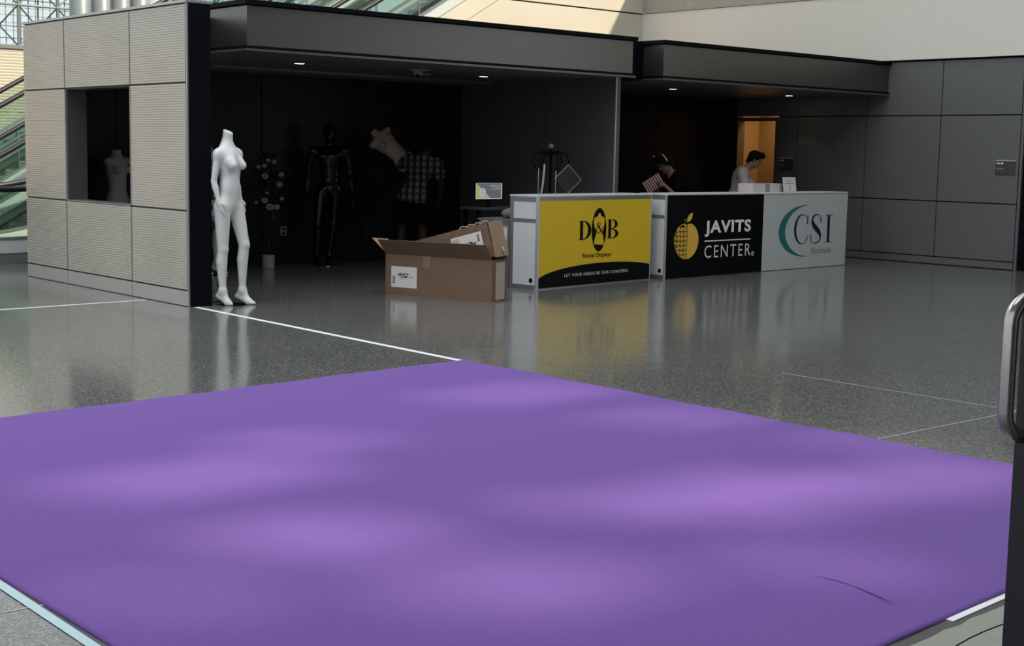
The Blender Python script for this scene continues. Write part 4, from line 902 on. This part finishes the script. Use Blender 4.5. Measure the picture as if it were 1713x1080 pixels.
P = on_y(1240, 300, 13.6)
t = build_person('person', 'person in a white T-shirt, dark hair, head bowed before the lit doorway', (P.x-HR.x*0.10, P.y-HR.y*0.10, 0), math.atan2(HR.y, HR.x)-0.25, pr, SKIN2)
sleeve = lambda J, k, f=0.7, r=0.058: cone(J['sh'+k], np.array(J['sh'+k])*(1-f)+np.array(J['el'+k])*f, r, r+0.008, 0.03)
cloth('shirt', torso(JM, False, 1.02)+[sleeve(JM, 'R'), sleeve(JM, 'L'), ell((0.02, 0, 0.92), (0.125, 0.165, 0.14), k=0.04)], TEE, t, 0.012, [((0, 0, 0.84), (-0.2, 0, -1)), ((0.17, 0, 1.385), (0.6, 0, 1))])
cloth('trousers', torso(JM, False, 1.0)[:3]+leg(JM, 'R', 1.1)+leg(JM, 'L', 1.1), NAVYC, t, 0.010, [((0, 0, 0.08), (0, 0, -1)), ((0, 0, 0.96), (0, 0, 1))])
u_ = unit((0.55, 0, 1)); f_ = unit(np.array((1, 0, -0.45))-u_*(np.array((1, 0, -0.45))@u_)); hc = np.array(hdM[0])
cloth('hair', [ell(hc-f_*0.02+u_*0.032, (0.105, 0.086, 0.098), f_, u_, 0.02), cone(hc+f_*0.06+u_*0.085, hc+f_*0.088+u_*0.065, 0.032, 0.024, 0.02), cone(hc-f_*0.06, hc-f_*0.07-u_*0.06, 0.045, 0.04, 0.02)]+[cone(hc+f_*(0.02+0.018*q)+u_*0.10, hc+f_*(0.05+0.02*q)+u_*(0.145-0.012*q), 0.02, 0.008, 0.01) for q in range(4)], HAIR, t, 0.004,
      [(hc+f_*0.03, f_*1.0-u_*0.95)])
def face_bits(t, hc, f, u, s=1.0):
    l = np.cross(u, f)
    for sg in (1, -1):
        bm = BM(); bmesh.ops.create_uvsphere(bm, u_segments=12, v_segments=8, radius=0.0115*s, matrix=Matrix.Translation(Vector(hc+f*0.077+l*0.031*sg+u*0.004))); obj('eye', bm, BLACK_GLOSS, t, smooth=True)
        bm = BM(); tube(bm, [Vector(hc+f*0.088+l*0.045*sg+u*0.026), Vector(hc+f*0.097+l*0.018*sg+u*0.030)], 0.0035, 6); obj('eyebrow', bm, HAIR, t)
    bm = BM(); tube(bm, [Vector(hc+f*0.088+l*0.022-u*0.065), Vector(hc+f*0.097-u*0.065), Vector(hc+f*0.088-l*0.022-u*0.065)], 0.005, 6); obj('mouth', bm, mat('lips', (0.14, 0.05, 0.04), 0.5), t)
face_bits(t, hc, f_, u_); shoes(t, JM); t.scale = (1.0, 1.0, 0.98)

# ---- woman in black stooping, facing left of the frame, holding a striped packet
JF = dict(pelvis=(-0.18, 0, 0.86), chest=(-0.02, 0, 1.13), neck=(0.12, 0, 1.26), shR=(0.05, -0.165, 1.19), shL=(0.05, 0.165, 1.19), elR=(0.13, -0.20, 0.95), wrR=(0.30, -0.12, 1.04), elL=(0.12, 0.22, 0.97), wrL=(0.24, 0.14, 1.10),
          hipR=(-0.18, -0.09, 0.84), hipL=(-0.18, 0.09, 0.84), knR=(-0.08, -0.10, 0.46), knL=(-0.06, 0.10, 0.46), anR=(-0.16, -0.10, 0.09), anL=(-0.14, 0.10, 0.09))
hdF = ((0.20, 0, 1.395), (1, 0, -0.65), (0.6, 0, 1))
pr = full(JF, True, 0.95, hdF, [((0.30, -0.12, 1.04), (0.9, 0.3, 0.3), (0, 1, 0.1), (0, 0, 1), 0.17, 0.5), ((0.24, 0.14, 1.10), (0.9, -0.3, 0.3), (0, -1, 0), (0, 0, 1), 0.17, 0.5)])
P = on_y(1118, 300, 13.3)
t = build_person('person', 'person in a black top with a pale hair band, stooping behind the black counter', (P.x+HR.x*0.14, P.y+HR.y*0.14, 0), math.atan2(-HR.y, -HR.x)+0.25, pr, SKIN)
cloth('shirt', torso(JF, True, 1.0)+[sleeve(JF, 'R', 0.55, 0.052), sleeve(JF, 'L', 0.55, 0.052)], BLKTEE, t, 0.012, [((-0.2, 0, 0.84), (-0.3, 0, -1)), ((0.12, 0, 1.27), (0.8, 0, 1))])
cloth('trousers', torso(JF, True, 1.0)[:3]+leg(JF, 'R', 1.08)+leg(JF, 'L', 1.08), NAVYC, t, 0.010, [((0, 0, 0.08), (0, 0, -1)), ((0, 0, 0.90), (0, 0, 1))])
u_ = unit((0.6, 0, 1)); f_ = unit(np.array((1, 0, -0.65))-u_*(np.array((1, 0, -0.65))@u_)); hc = np.array(hdF[0])
cloth('hair', [ell(hc-f_*0.02+u_*0.03, (0.11, 0.09, 0.10), f_, u_, 0.02), ell(hc+f_*0.04+u_*0.15, (0.055, 0.05, 0.045), f_, u_, 0.02), cone(hc-f_*0.05, hc-f_*0.07-u_*0.07, 0.06, 0.04, 0.02)], HAIR, t, 0.004, [(hc+f_*0.03, f_*1.0-u_*1.1)])
bm = BM(); tube(bm, [Vector(hc-f_*0.015+np.cross(u_, f_)*math.cos(a)*0.098+u_*(0.035+0.108*math.sin(a))) for a in [math.radians(k) for k in range(0, 181, 12)]], 0.007, 8); obj('hair_band', bm, PAPER, t, smooth=True)
bm = BM(); bmesh.ops.create_uvsphere(bm, u_segments=12, v_segments=8, radius=0.014, matrix=Matrix.Translation(Vector(hc+f_*0.09+u_*0.17))); obj('hair_clip', bm, PAPER, t)
lp = [np.array(p, float) for p in ((0.09, -0.06, 1.275), (0.02, -0.10, 1.27), (-0.09, -0.10, 1.17), (-0.18, -0.09, 1.04), (-0.23, -0.08, 0.92))]
bm = BM(); tube(bm, [Vector(p+A3(-0.025, -0.02, 0.045)) for p in lp], 0.004, 6); obj('cord_strap', bm, GREYD, t)
face_bits(t, hc, f_, u_); shoes(t, JF)
stripe = bpy.data.materials.new('red_white_stripes'); stripe.use_nodes = True; N = stripe.node_tree.nodes; L = stripe.node_tree.links
tc = N.new('ShaderNodeTexCoord'); wv = N.new('ShaderNodeTexWave'); wv.inputs['Scale'].default_value = 9.5; wv.bands_direction = 'X'; L.new(tc.outputs['Object'], wv.inputs[0])
rp = N.new('ShaderNodeValToRGB'); rp.color_ramp.interpolation = 'CONSTANT'; rp.color_ramp.elements[0].color = (0.10, 0.012, 0.015, 1); rp.color_ramp.elements[1].position = 0.5; rp.color_ramp.elements[1].color = (0.62, 0.50, 0.46, 1)
L.new(wv.outputs[0], rp.inputs[0]); L.new(rp.outputs[0], N['Principled BSDF'].inputs['Base Color'])
hp_ = t.location+Matrix.Rotation(t.rotation_euler.z, 3, 'Z') @ Vector((0.40, 0.02, 1.13))
bm = BM(); bx(bm, -0.13, 0.13, -0.012, 0.012, -0.09, 0.09)
o = obj('striped_packet', bm, stripe, bevel=0.004, label='red and white striped packet held by the person in black', category='packet'); 
PP = on_y(1093, 307, hp_.y); o.location = PP; o.rotation_euler = (0, math.radians(-33), -YAW)

# ================================================================== FLOWERS
def flowers(loc, label, seed, group, n_leaf=150, blooms=None, pot=True, hz=0.62):
    r = random.Random(seed); t = thing('flower_arrangement', label, 'flowers', loc, -YAW, group)
    if pot:
        bm = BM(); lathe(bm, [(0.062, 0), (0.075, 0.004), (0.078, 0.17), (0.070, 0.172), (0.066, 0.15)], 24); obj('pot', bm, mat('pale_pot', (0.42, 0.42, 0.42), 0.4), t, smooth=False)
    bm = BM(); tube(bm, [(0, 0, 0.02), (0.008, 0, 0.5), (0.0, 0, 0.8), (-0.05, 0, 1.25)], [0.014, 0.011, 0.008, 0.004]); tube(bm, [(0, 0, 0.8), (0.09, 0.02, 1.0), (0.2, 0.0, 1.15)], 0.006); obj('stem', bm, STEMM, t)
    blobs = [((-0.02, 0, 0.95), 0.17), ((-0.06, 0, 1.20), 0.13), ((0.12, 0, 1.10), 0.15), ((-0.03, 0, 1.36), 0.09), ((0.02, 0, 0.80), 0.16), ((0.20, 0, 1.18), 0.08)]
    bm = BM()
    for i in range(n_leaf):
        c, rad = blobs[i % len(blobs)]; th, ph = r.random()*2*PI, math.acos(r.uniform(-1, 1)); d = Vector((math.sin(ph)*math.cos(th), math.sin(ph)*math.sin(th), math.cos(ph)))
        p = Vector(c)+d*rad*(0.3+0.75*r.random()); L_ = 0.06+0.05*r.random(); u = (d+Vector((r.uniform(-.6, .6), r.uniform(-.6, .6), r.uniform(-.4, .4)))).normalized(); s = u.orthogonal().normalized()*L_*0.28; nrm = u.cross(s).normalized()*L_*0.12
        a = [bm.verts.new(q) for q in (p, p+u*L_*0.4+s+nrm, p+u*L_, p+u*L_*0.4-s+nrm, p+u*L_*0.5)]
        bm.faces.new([a[0], a[1], a[4]]); bm.faces.new([a[1], a[2], a[4]]); bm.faces.new([a[2], a[3], a[4]]); bm.faces.new([a[3], a[0], a[4]])
    obj('foliage', bm, LEAF, t)
    for (x, z, s) in blooms:
        bm = BM()
        for ring, (rr, n, tl) in enumerate(((0.3, 5, 0.9), (0.65, 6, 0.6), (1.0, 8, 0.25))):
            for q in range(n):
                a = 2*PI*q/n+ring*0.4; dx, dz = math.cos(a), math.sin(a); y0 = -0.17
                P_ = lambda rad, w_, dep: (x+s*(rad*dx-w_*dz), y0-dep*s, z+s*(rad*dz+w_*dx)*0.85)
                vs = [bm.verts.new(P_(0.05, 0, 0.1)), bm.verts.new(P_(rr*0.6, 0.3, tl*0.5)), bm.verts.new(P_(rr, 0, tl)), bm.verts.new(P_(rr*0.6, -0.3, tl*0.5))]; bm.faces.new(vs)
        obj('bloom', bm, PETAL, t)
    return t
sc = 17.7/2375
BL = [((px-449)*sc, (449-py)*sc, s) for px, py, s in ((453, 267, .035), (463, 269, .035), (437, 278, .032), (447, 276, .035), (448, 293, .05), (475, 290, .04), (472, 306, .045), (451, 321, .025), (447, 333, .05), (456, 344, .055), (467, 344, .045), (476, 330, .03), (433, 337, .03))]
P = on_z(449, 449); flowers((P.x, P.y, 0), 'tall artificial flower arrangement of white blooms in a pale pot against the rear wall', 5, None, 260, BL)
P = on_z(341, 474); flowers((P.x, P.y, 0), 'flower arrangement of white blooms mostly hidden behind the black wall end', 9, None, 200, [((x+0.06), z, s) for x, z, s in BL])
# dark plant seen through the wall window
P = on_x(160, 300, 7.6); tt = flowers((P.x, P.y, 0), 'dark leafy plant seen through the window of the steel wall, beside the pale torso', 12, None, 240, [], True)

# ================================================================== TABLE, SCREEN, RACK
P = on_z(812, 415)
YT = 13.25
A_ = on_y(800, 347, YT); 
tb = thing('table', 'black table behind the open carton, beside the yellow counter', 'table', (A_.x, YT, 0))
tz = A_.z
box('tabletop', 0, 0.72, 0, 0.35, tz-0.03, tz, mat('table_edge_grey', (0.07, 0.07, 0.07), 0.4), tb); 
for x in (0.03, 0.65):
    for y in (0.03, 0.28): box('leg', x, x+0.04, y, y+0.04, 0, tz-0.03, BLACK, tb)
a, b_, c_ = on_y(796, 306, YT+0.1), on_y(840, 306, YT+0.1), on_y(796, 333, YT+0.1)
scn = thing('display_screen', 'small lit display with yellow corner, white disc and grey field, standing on the black table', 'screen', (a.x, YT+0.1, tz))
wS, zb, zt = (b_.x-a.x), c_.z-tz, a.z-tz
box('casing', -0.012, wS+0.012, 0.0, 0.02, zb-0.012, zt+0.012, BLACK, scn); box('neck', wS*0.45, wS*0.55, 0.005, 0.02, 0.0, zb, BLACK, scn); box('foot', wS*0.25, wS*0.75, -0.03, 0.08, 0, 0.008, BLACK, scn)
def em(name, c, s): return mat(name, c, 0.4, emit=c, estr=s)
fnS = lambda e: (lambda u, v: (u, e, v))
bm = BM(); rect(bm, 0, wS, zb, zt, fnS(-0.001)); obj('screen_border', bm, em('screen_white', (0.5, 0.52, 0.55), 0.55), scn)
bm = BM(); rect(bm, 0.012, wS-0.018, zb+0.012, zt-0.004, fnS(-0.002)); obj('screen_field', bm, em('screen_grey', (0.10, 0.115, 0.125), 0.7), scn)
bm = BM(); poly(bm, [(0.012, zb+0.012), (wS*0.56, zb+0.012), (wS*0.03, zt-0.005)], fnS(-0.003)); obj('screen_corner', bm, em('screen_yellow', (0.50, 0.42, 0.18), 0.5), scn)
zc = zb+(zt-zb)*0.42; bm = BM(); rr = (zt-zb)*0.26; strip(bm, arc(wS*0.26, zc, rr, rr, 0, 360, 30), arc(wS*0.26, zc, 0.001, 0.001, 0, 360, 30), fnS(-0.004)); obj('screen_disc', bm, em('screen_disc', (0.5, 0.5, 0.55), 0.6), scn)
bm = BM()
for k in range(10): a = 2*PI*k/10; rect(bm, wS*0.26+rr*0.62*math.cos(a)-0.006, wS*0.26+rr*0.62*math.cos(a)+0.006, zc+rr*0.62*math.sin(a)-0.004, zc+rr*0.62*math.sin(a)+0.004, fnS(-0.0048))
rect(bm, wS*0.26-0.008, wS*0.26+0.008, zc-0.006, zc+0.006, fnS(-0.0048)); obj('disc_marks', bm, GREYP, scn)
put_text('screen_text', 'D&B Rental', wS*0.52, wS*0.93, zb+(zt-zb)*0.80, zb+(zt-zb)*0.89, fnS(-0.004), em('screen_white', (0, 0, 0), 0), scn, 0.01)
put_text('screen_text', 'Displays', wS*0.62, wS*0.93, zb+(zt-zb)*0.64, zb+(zt-zb)*0.75, fnS(-0.004), MATS['screen_white'], scn, 0.01)
bm = BM(); rect(bm, wS*0.42, wS*0.93, zb+(zt-zb)*0.56, zb+(zt-zb)*0.57, fnS(-0.004)); obj('screen_rule', bm, MATS['screen_white'], scn)
# grey bundle beside the table
P = on_y(845, 363, 12.75)
bd = sdf_mesh('grey_bundle', [ell((0, 0, 0), (0.24, 0.15, 0.055), (1, 0, 0), (0.05, 0, 1), 0.04), ell((0.07, 0, 0.025), (0.17, 0.13, 0.05), k=0.04), ell((-0.12, 0, -0.01), (0.12, 0.12, 0.04), k=0.03)], 0.009)
o = link('folded_cloth', bd, mat('grey_cloth', (0.16, 0.15, 0.14), 0.9, bump=0.4, bscale=18), None, label='grey folded cloth lying on the low cabinet behind the open carton', category='cloth')
o.location = (LO.x+0.33, LO.y+0.24, 0.765+0.057); o.rotation_euler = (0, 0, 0.3)

# coat rack and acrylic display pieces standing behind the yellow counter
P = on_y(920, 326, 13.35)
rk = thing('coat_rack', 'black coat rack with curved arms behind the yellow counter', 'coat rack', (P.x+0.0, 13.35, 0))
zt = on_y(917, 247, 13.35).z
bm = BM(); tube(bm, [(0, 0, 0.02), (0, 0, zt)], 0.016); obj('pole', bm, BLACK, rk)
bm = BM(); lathe(bm, [(0.2, 0), (0.2, 0.012), (0.03, 0.03)], 28); obj('base', bm, BLACK, rk)
for k in range(6):
    a = k*PI/3+0.2; bm = BM(); d = Vector((math.cos(a), math.sin(a), 0))
    tube(bm, [Vector((0, 0, zt-0.10)), d*0.10+Vector((0, 0, zt-0.045)), d*0.20+Vector((0, 0, zt-0.08)), d*0.235+Vector((0, 0, zt-0.18)), d*0.18+Vector((0, 0, zt-0.27)), d*0.12+Vector((0, 0, zt-0.29))], 0.0075, 8); obj('curved_arm', bm, BLACK, rk, smooth=True)
bm = BM(); bmesh.ops.create_uvsphere(bm, u_segments=14, v_segments=10, radius=0.035, matrix=Matrix.Translation((0, 0, zt+0.02))); obj('finial', bm, GREYD, rk, smooth=True)
# clear sheets: stand on the counter top of the low cabinet / counter
P = on_counter(927, 326, O1, dr1, 0.25)
P.z += 0.005
sh = thing('acrylic_sheet', 'square clear acrylic sheet balanced on its corner on the yellow counter', 'display piece', P, math.atan2(dr1.y, dr1.x)-0.5)
sz = 0.235; M_ = Matrix.Rotation(math.radians(47), 4, 'Y'); bm = BM(); bx(bm, 0, sz, -0.003, 0.003, 0, sz, M_)
for v in bm.verts: v.co = Vector((v.co.x, v.co.y, v.co.z+0.0))
mz = min(v.co.z for v in bm.verts)
for v in bm.verts: v.co.z -= mz
obj('sheet', bm, glass_mat('smoked_acrylic', (0.78, 0.78, 0.72), 0.06, 0.25, 0.05), sh)
bm = BM()
c = [M_ @ Vector(q) for q in ((0, 0, 0), (sz, 0, 0), (sz, 0, sz), (0, 0, sz))]
for a, b in ((0, 3), (3, 2), (2, 1)): tube(bm, [c[a]-Vector((0, 0, mz)), c[b]-Vector((0, 0, mz))], 0.004, 6)
obj('polished_edge', bm, mat('lit_edge', (0.28, 0.29, 0.29), 0.2), sh)
for px, top, lab, crv in ((900, 280, 'thin upright clear rod on the yellow counter, left of the curved strip', 0), (905, 273, 'curved grey plastic strip standing on the yellow counter', 1), (929, 284, 'thin upright clear rod on the yellow counter in front of the acrylic sheet', 0)):
    P = on_counter(px, 326, O1, dr1, 0.17 if crv == 0 else 0.3); hh = (326-top)/F_PX*15.2; t_ = math.atan2(dr1.y, dr1.x)
    bm = BM()
    if crv: tube(bm, [(0, 0, 0), (0.03, 0, hh*0.35), (0.045, 0, hh*0.7), (0.05, 0, hh)], [0.011, 0.012, 0.012, 0.009], 8)
    else: tube(bm, [(0, 0, 0), (0.002, 0, hh)], 0.004, 6)
    o = obj('display_strip' if crv else 'display_rod', bm, MATS['lit_edge'], smooth=True, label=lab, category='display piece'); o.location = P; o.rotation_euler = (0, 0, t_)

# ================================================================== DOOR LEAF IN THE FOREGROUND
FE = on_y(1697, 727, 0); v = ray(1697, 727); FE = C0+v*2.6
ld = Vector((-0.25, -0.97, 0)).normalized(); nd = Vector((-0.97, 0.25, 0)).normalized()
dr_ = link('door_2', None, **ST)
Mx = Matrix((Vector((ld.x, ld.y, 0)), Vector((nd.x, nd.y, 0)), Vector((0, 0, 1)))).transposed().to_4x4(); Mx.translation = (FE.x, FE.y, 0)
bm = BM(); bx(bm, 0, 0.11, -0.045, 0, 0.01, 2.4); bx(bm, 0.82, 0.93, -0.045, 0, 0.01, 2.4); bx(bm, 0.11, 0.82, -0.045, 0, 0.01, 0.14); bx(bm, 0.11, 0.82, -0.045, 0, 2.29, 2.4); o = obj('stile', bm, FRAME, dr_, bevel=0.002); o.matrix_world = Mx
bm = BM(); bx(bm, 0.11, 0.82, -0.026, -0.020, 0.14, 2.29); o = obj('pane', bm, GLASS, dr_); o.matrix_world = Mx
zt_, zb_ = 1.254+0.006, 1.006+0.006
bm = BM(); pp = []; R_ = 0.045; off = 0.062; x_ = 0.035
pp.append((x_, -0.002, zt_))
for k in range(9): a = math.radians(90*k/8); pp.append((x_, off-R_+R_*math.sin(a), zt_-R_+R_*math.cos(a)))
for k in range(9): a = math.radians(90*k/8); pp.append((x_, off-R_+R_*math.cos(a), zb_+R_-R_*math.sin(a)))
pp.append((x_, -0.002, zb_)); tube(bm, pp, 0.0135, 24)
hd = obj('pull_handle', bm, CHROME, dr_, smooth=True); hd.matrix_world = Mx

# ================================================================== ESCALATORS AND THE FAR HALL
def escalator(y0, xs, label):
    """lower floor transition at xs, rising 30 degrees towards +x"""
    W_ = 1.15; e = thing('escalator', label, 'escalator', (xs, y0, 0), 0, None); xe = 14.5
    path = lambda off: [(-2.2, off), (-0.6, off)]+[(-0.6+1.6*t, off+SL*1.6*t*t/2) for t in [k/8 for k in range(1, 9)]]+[(xe, off+SL*0.8+SL*(xe-1.0))]
    def band(name, z0, z1, ya, yb, mt, x0=None):
        lo, hi = path(z0), path(z1)
        bm = BM(); n = len(lo); A = [[bm.verts.new((x, y, z)) for x, z in P_] for y in (ya, yb) for P_ in (lo, hi)]
        for i in range(n-1):
            bm.faces.new([A[0][i], A[0][i+1], A[1][i+1], A[1][i]]); bm.faces.new([A[2][i], A[3][i], A[3][i+1], A[2][i+1]])
            bm.faces.new([A[1][i], A[1][i+1], A[3][i+1], A[3][i]]); bm.faces.new([A[0][i], A[2][i], A[2][i+1], A[0][i+1]])
        bm.faces.new([A[0][0], A[1][0], A[3][0], A[2][0]]); bm.faces.new([A[0][-1], A[2][-1], A[3][-1], A[1][-1]])
        return obj(name, bm, mt, e)
    band('plinth', 0.0, 0.13, 0.0, W_, ESC_GREY)
    for ya in (-0.01, W_-0.05):
        band('skirt_panel', 0.13, 0.30, ya, ya+0.06, ESC_WHITE)
        band('glass_balustrade', 0.32, 0.90, ya+0.025, ya+0.035, GLASS_G); band('inner_deck', 0.30, 0.33, ya-0.01, ya+0.09, ESC_GREY)
        bm = BM(); pts = path(0.93); pts = [(-2.2-0.33*math.sin(math.radians(a)), 0.60+0.33*math.cos(math.radians(a))) for a in range(150, 0, -15)]+pts
        tube(bm, [(x, ya+0.03, z) for x, z in pts], 0.038, 10); obj('handrail', bm, RUBBER, e, smooth=True)
        bm = BM()
        for k in range(9): x = 0.2+k*1.4; z = SL*0.8*0+0.33+SL*max(0, x-0.2)+0.05; bx(bm, x, x+0.012, ya+0.022, ya+0.038, z-0.05, z+0.55)
        obj('glass_joint', bm, ALU, e)
    bm = BM(); n = 64
    for k in range(n): x = -0.2+k*0.2; z = 0.13+SL*max(0, x-0.2); bx(bm, x, x+0.21, 0.06, W_-0.06, z-0.15, z+0.05)
    obj('steps', bm, ESC_GREY, e, kind='stuff')
    return e
escalator(17.62, 7.6, 'nearest of the three escalators, its foot beside the ribbed steel wall')
escalator(19.2, 6.6, 'middle escalator of the three rising behind the booths')
escalator(20.8, 6.0, 'farthest escalator of the three rising behind the booths')

# sunlit tan ribbed wall beyond
bm = BM()
zt_w = on_y(0, 80, 24).z
wt = link('wall_far', None, **ST)
for z0, z1 in ((0, 2.02), (2.03, zt_w)):
    for x0_, x1_ in ((2, 5.8), (5.81, 10.6), (10.61, 16)):
        bm = BM(); n = int((z1-z0)/0.05); prof = []
        for i in range(n):
            for t_, d in ((0, 0), (0.2, 0.004), (0.6, 0.004), (0.8, 0)): prof.append((z0+(i+t_)*(z1-z0)/n, d))
        prof.append((z1, 0)); a = [bm.verts.new((x0_, 24-d, z)) for z, d in prof]; b = [bm.verts.new((x1_, 24-d, z)) for z, d in prof]
        for i in range(len(prof)-1): bm.faces.new([a[i], b[i], b[i+1], a[i+1]])
        bx(bm, x0_, x1_, 24.001, 24.1, z0, z1); obj('panel', bm, TAN, wt)
box('coping', 2, 16, 23.97, 24.15, zt_w, zt_w+0.06, ESC_GREY, wt)
# row of silver columns
for px, lab in ((133, 'first silver round column above the steel wall, beside the space frame'), (168, 'second silver column from the left above the steel wall'), (201, 'third silver column from the left above the steel wall'), (233, 'fourth silver column from the left above the steel wall')):
    P = on_y(px, 10, 28.0); t = thing('column', lab, 'column', (P.x, 28, 0), 0, 'silver columns beyond the steel wall')
    bm = BM(); lathe(bm, [(0.20, 0), (0.20, 6.5)], 28); o = obj('shaft', bm, COLUMN, t, smooth=False)
    for p in o.data.polygons: p.use_smooth = len(p.vertices) == 4
    bm = BM(); bx(bm, 0.235, 0.255, -0.02, 0.02, 0, 6.5); bx(bm, 0.30, 0.31, -0.02, 0.02, 0, 6.5)
    for z in range(1, 13): bx(bm, 0.21, 0.34, -0.02, 0.02, z*0.5, z*0.5+0.03)
    obj('cable_tray', bm, mat('tray_white', (0.7, 0.72, 0.7), 0.5), t)
# glass wall on a space frame
YG = 40.0; gw = link('window_1', None, **ST)
base = on_y(30, 8, YG); px_ = 1.15
bm = BM()
for i in range(-70, 60): x = base.x+i*0.22; bx(bm, x, x+0.022, YG+0.9, YG+0.93, 0, 8)
for j in range(38): z = base.z+(j-25)*0.22; bx(bm, base.x-15.4, base.x+13, YG+0.9, YG+0.93, z, z+0.022)
obj('glazing_bar', bm, mat('bar_grey', (0.32, 0.36, 0.36), 0.5), gw)
bm = BM(); bx(bm, base.x-15.4, base.x+13, YG+0.94, YG+0.95, 0, 8); obj('pane', bm, glass_mat('hall_glass', (0.93, 0.97, 0.97), 0.03, 0.1), gw)
sf = thing('space_frame', 'grey tubular space frame in front of the glass wall, top left', 'space frame', (base.x, YG, 0))
ch, dg, nd_ = BM(), BM(), BM(); hx = px_
for i in range(-9, 8):
    tube(ch, [(i*hx, 0, 0), (i*hx, 0, 8)], 0.04, 8); tube(ch, [(i*hx+0.075, 0.05, 0), (i*hx+0.075, 0.05, 8)], 0.014, 8); tube(ch, [(i*hx-0.32, 0.6, 0), (i*hx-0.32, 0.6, 8)], 0.028, 8)
    for j in range(-3, 3):
        z = base.z+j*hx
        if z < 0: continue
        bmesh.ops.create_uvsphere(nd_, u_segments=10, v_segments=8, radius=0.055, matrix=Matrix.Translation((i*hx, 0, z)))
        bmesh.ops.create_uvsphere(nd_, u_segments=10, v_segments=8, radius=0.045, matrix=Matrix.Translation((i*hx-0.32, 0.6, z-0.55)))
        for dx, dz in ((-0.32, -0.55), (hx-0.32, -0.55), (-0.32, hx-0.55), (hx-0.32, hx-0.55)): tube(dg, [(i*hx, 0, z), (i*hx+dx, 0.6, z+dz)], 0.022, 6)
for j in range(-3, 3):
    z = base.z+j*hx; tube(ch, [(-9*hx, 0, z), (8*hx, 0, z)], 0.035, 8); tube(ch, [(-9*hx, 0.6, z-0.55), (8*hx, 0.6, z-0.55)], 0.016, 8)
obj('chord', ch, STRUT, sf, kind='stuff'); obj('diagonal', dg, STRUT, sf, kind='stuff'); obj('node', nd_, STRUT, sf, smooth=True, kind='stuff')
for o in list(bpy.data.objects):
    if o.type == 'EMPTY' and not o.children and not o.parent: print('EMPTY NO CHILD', o.name)
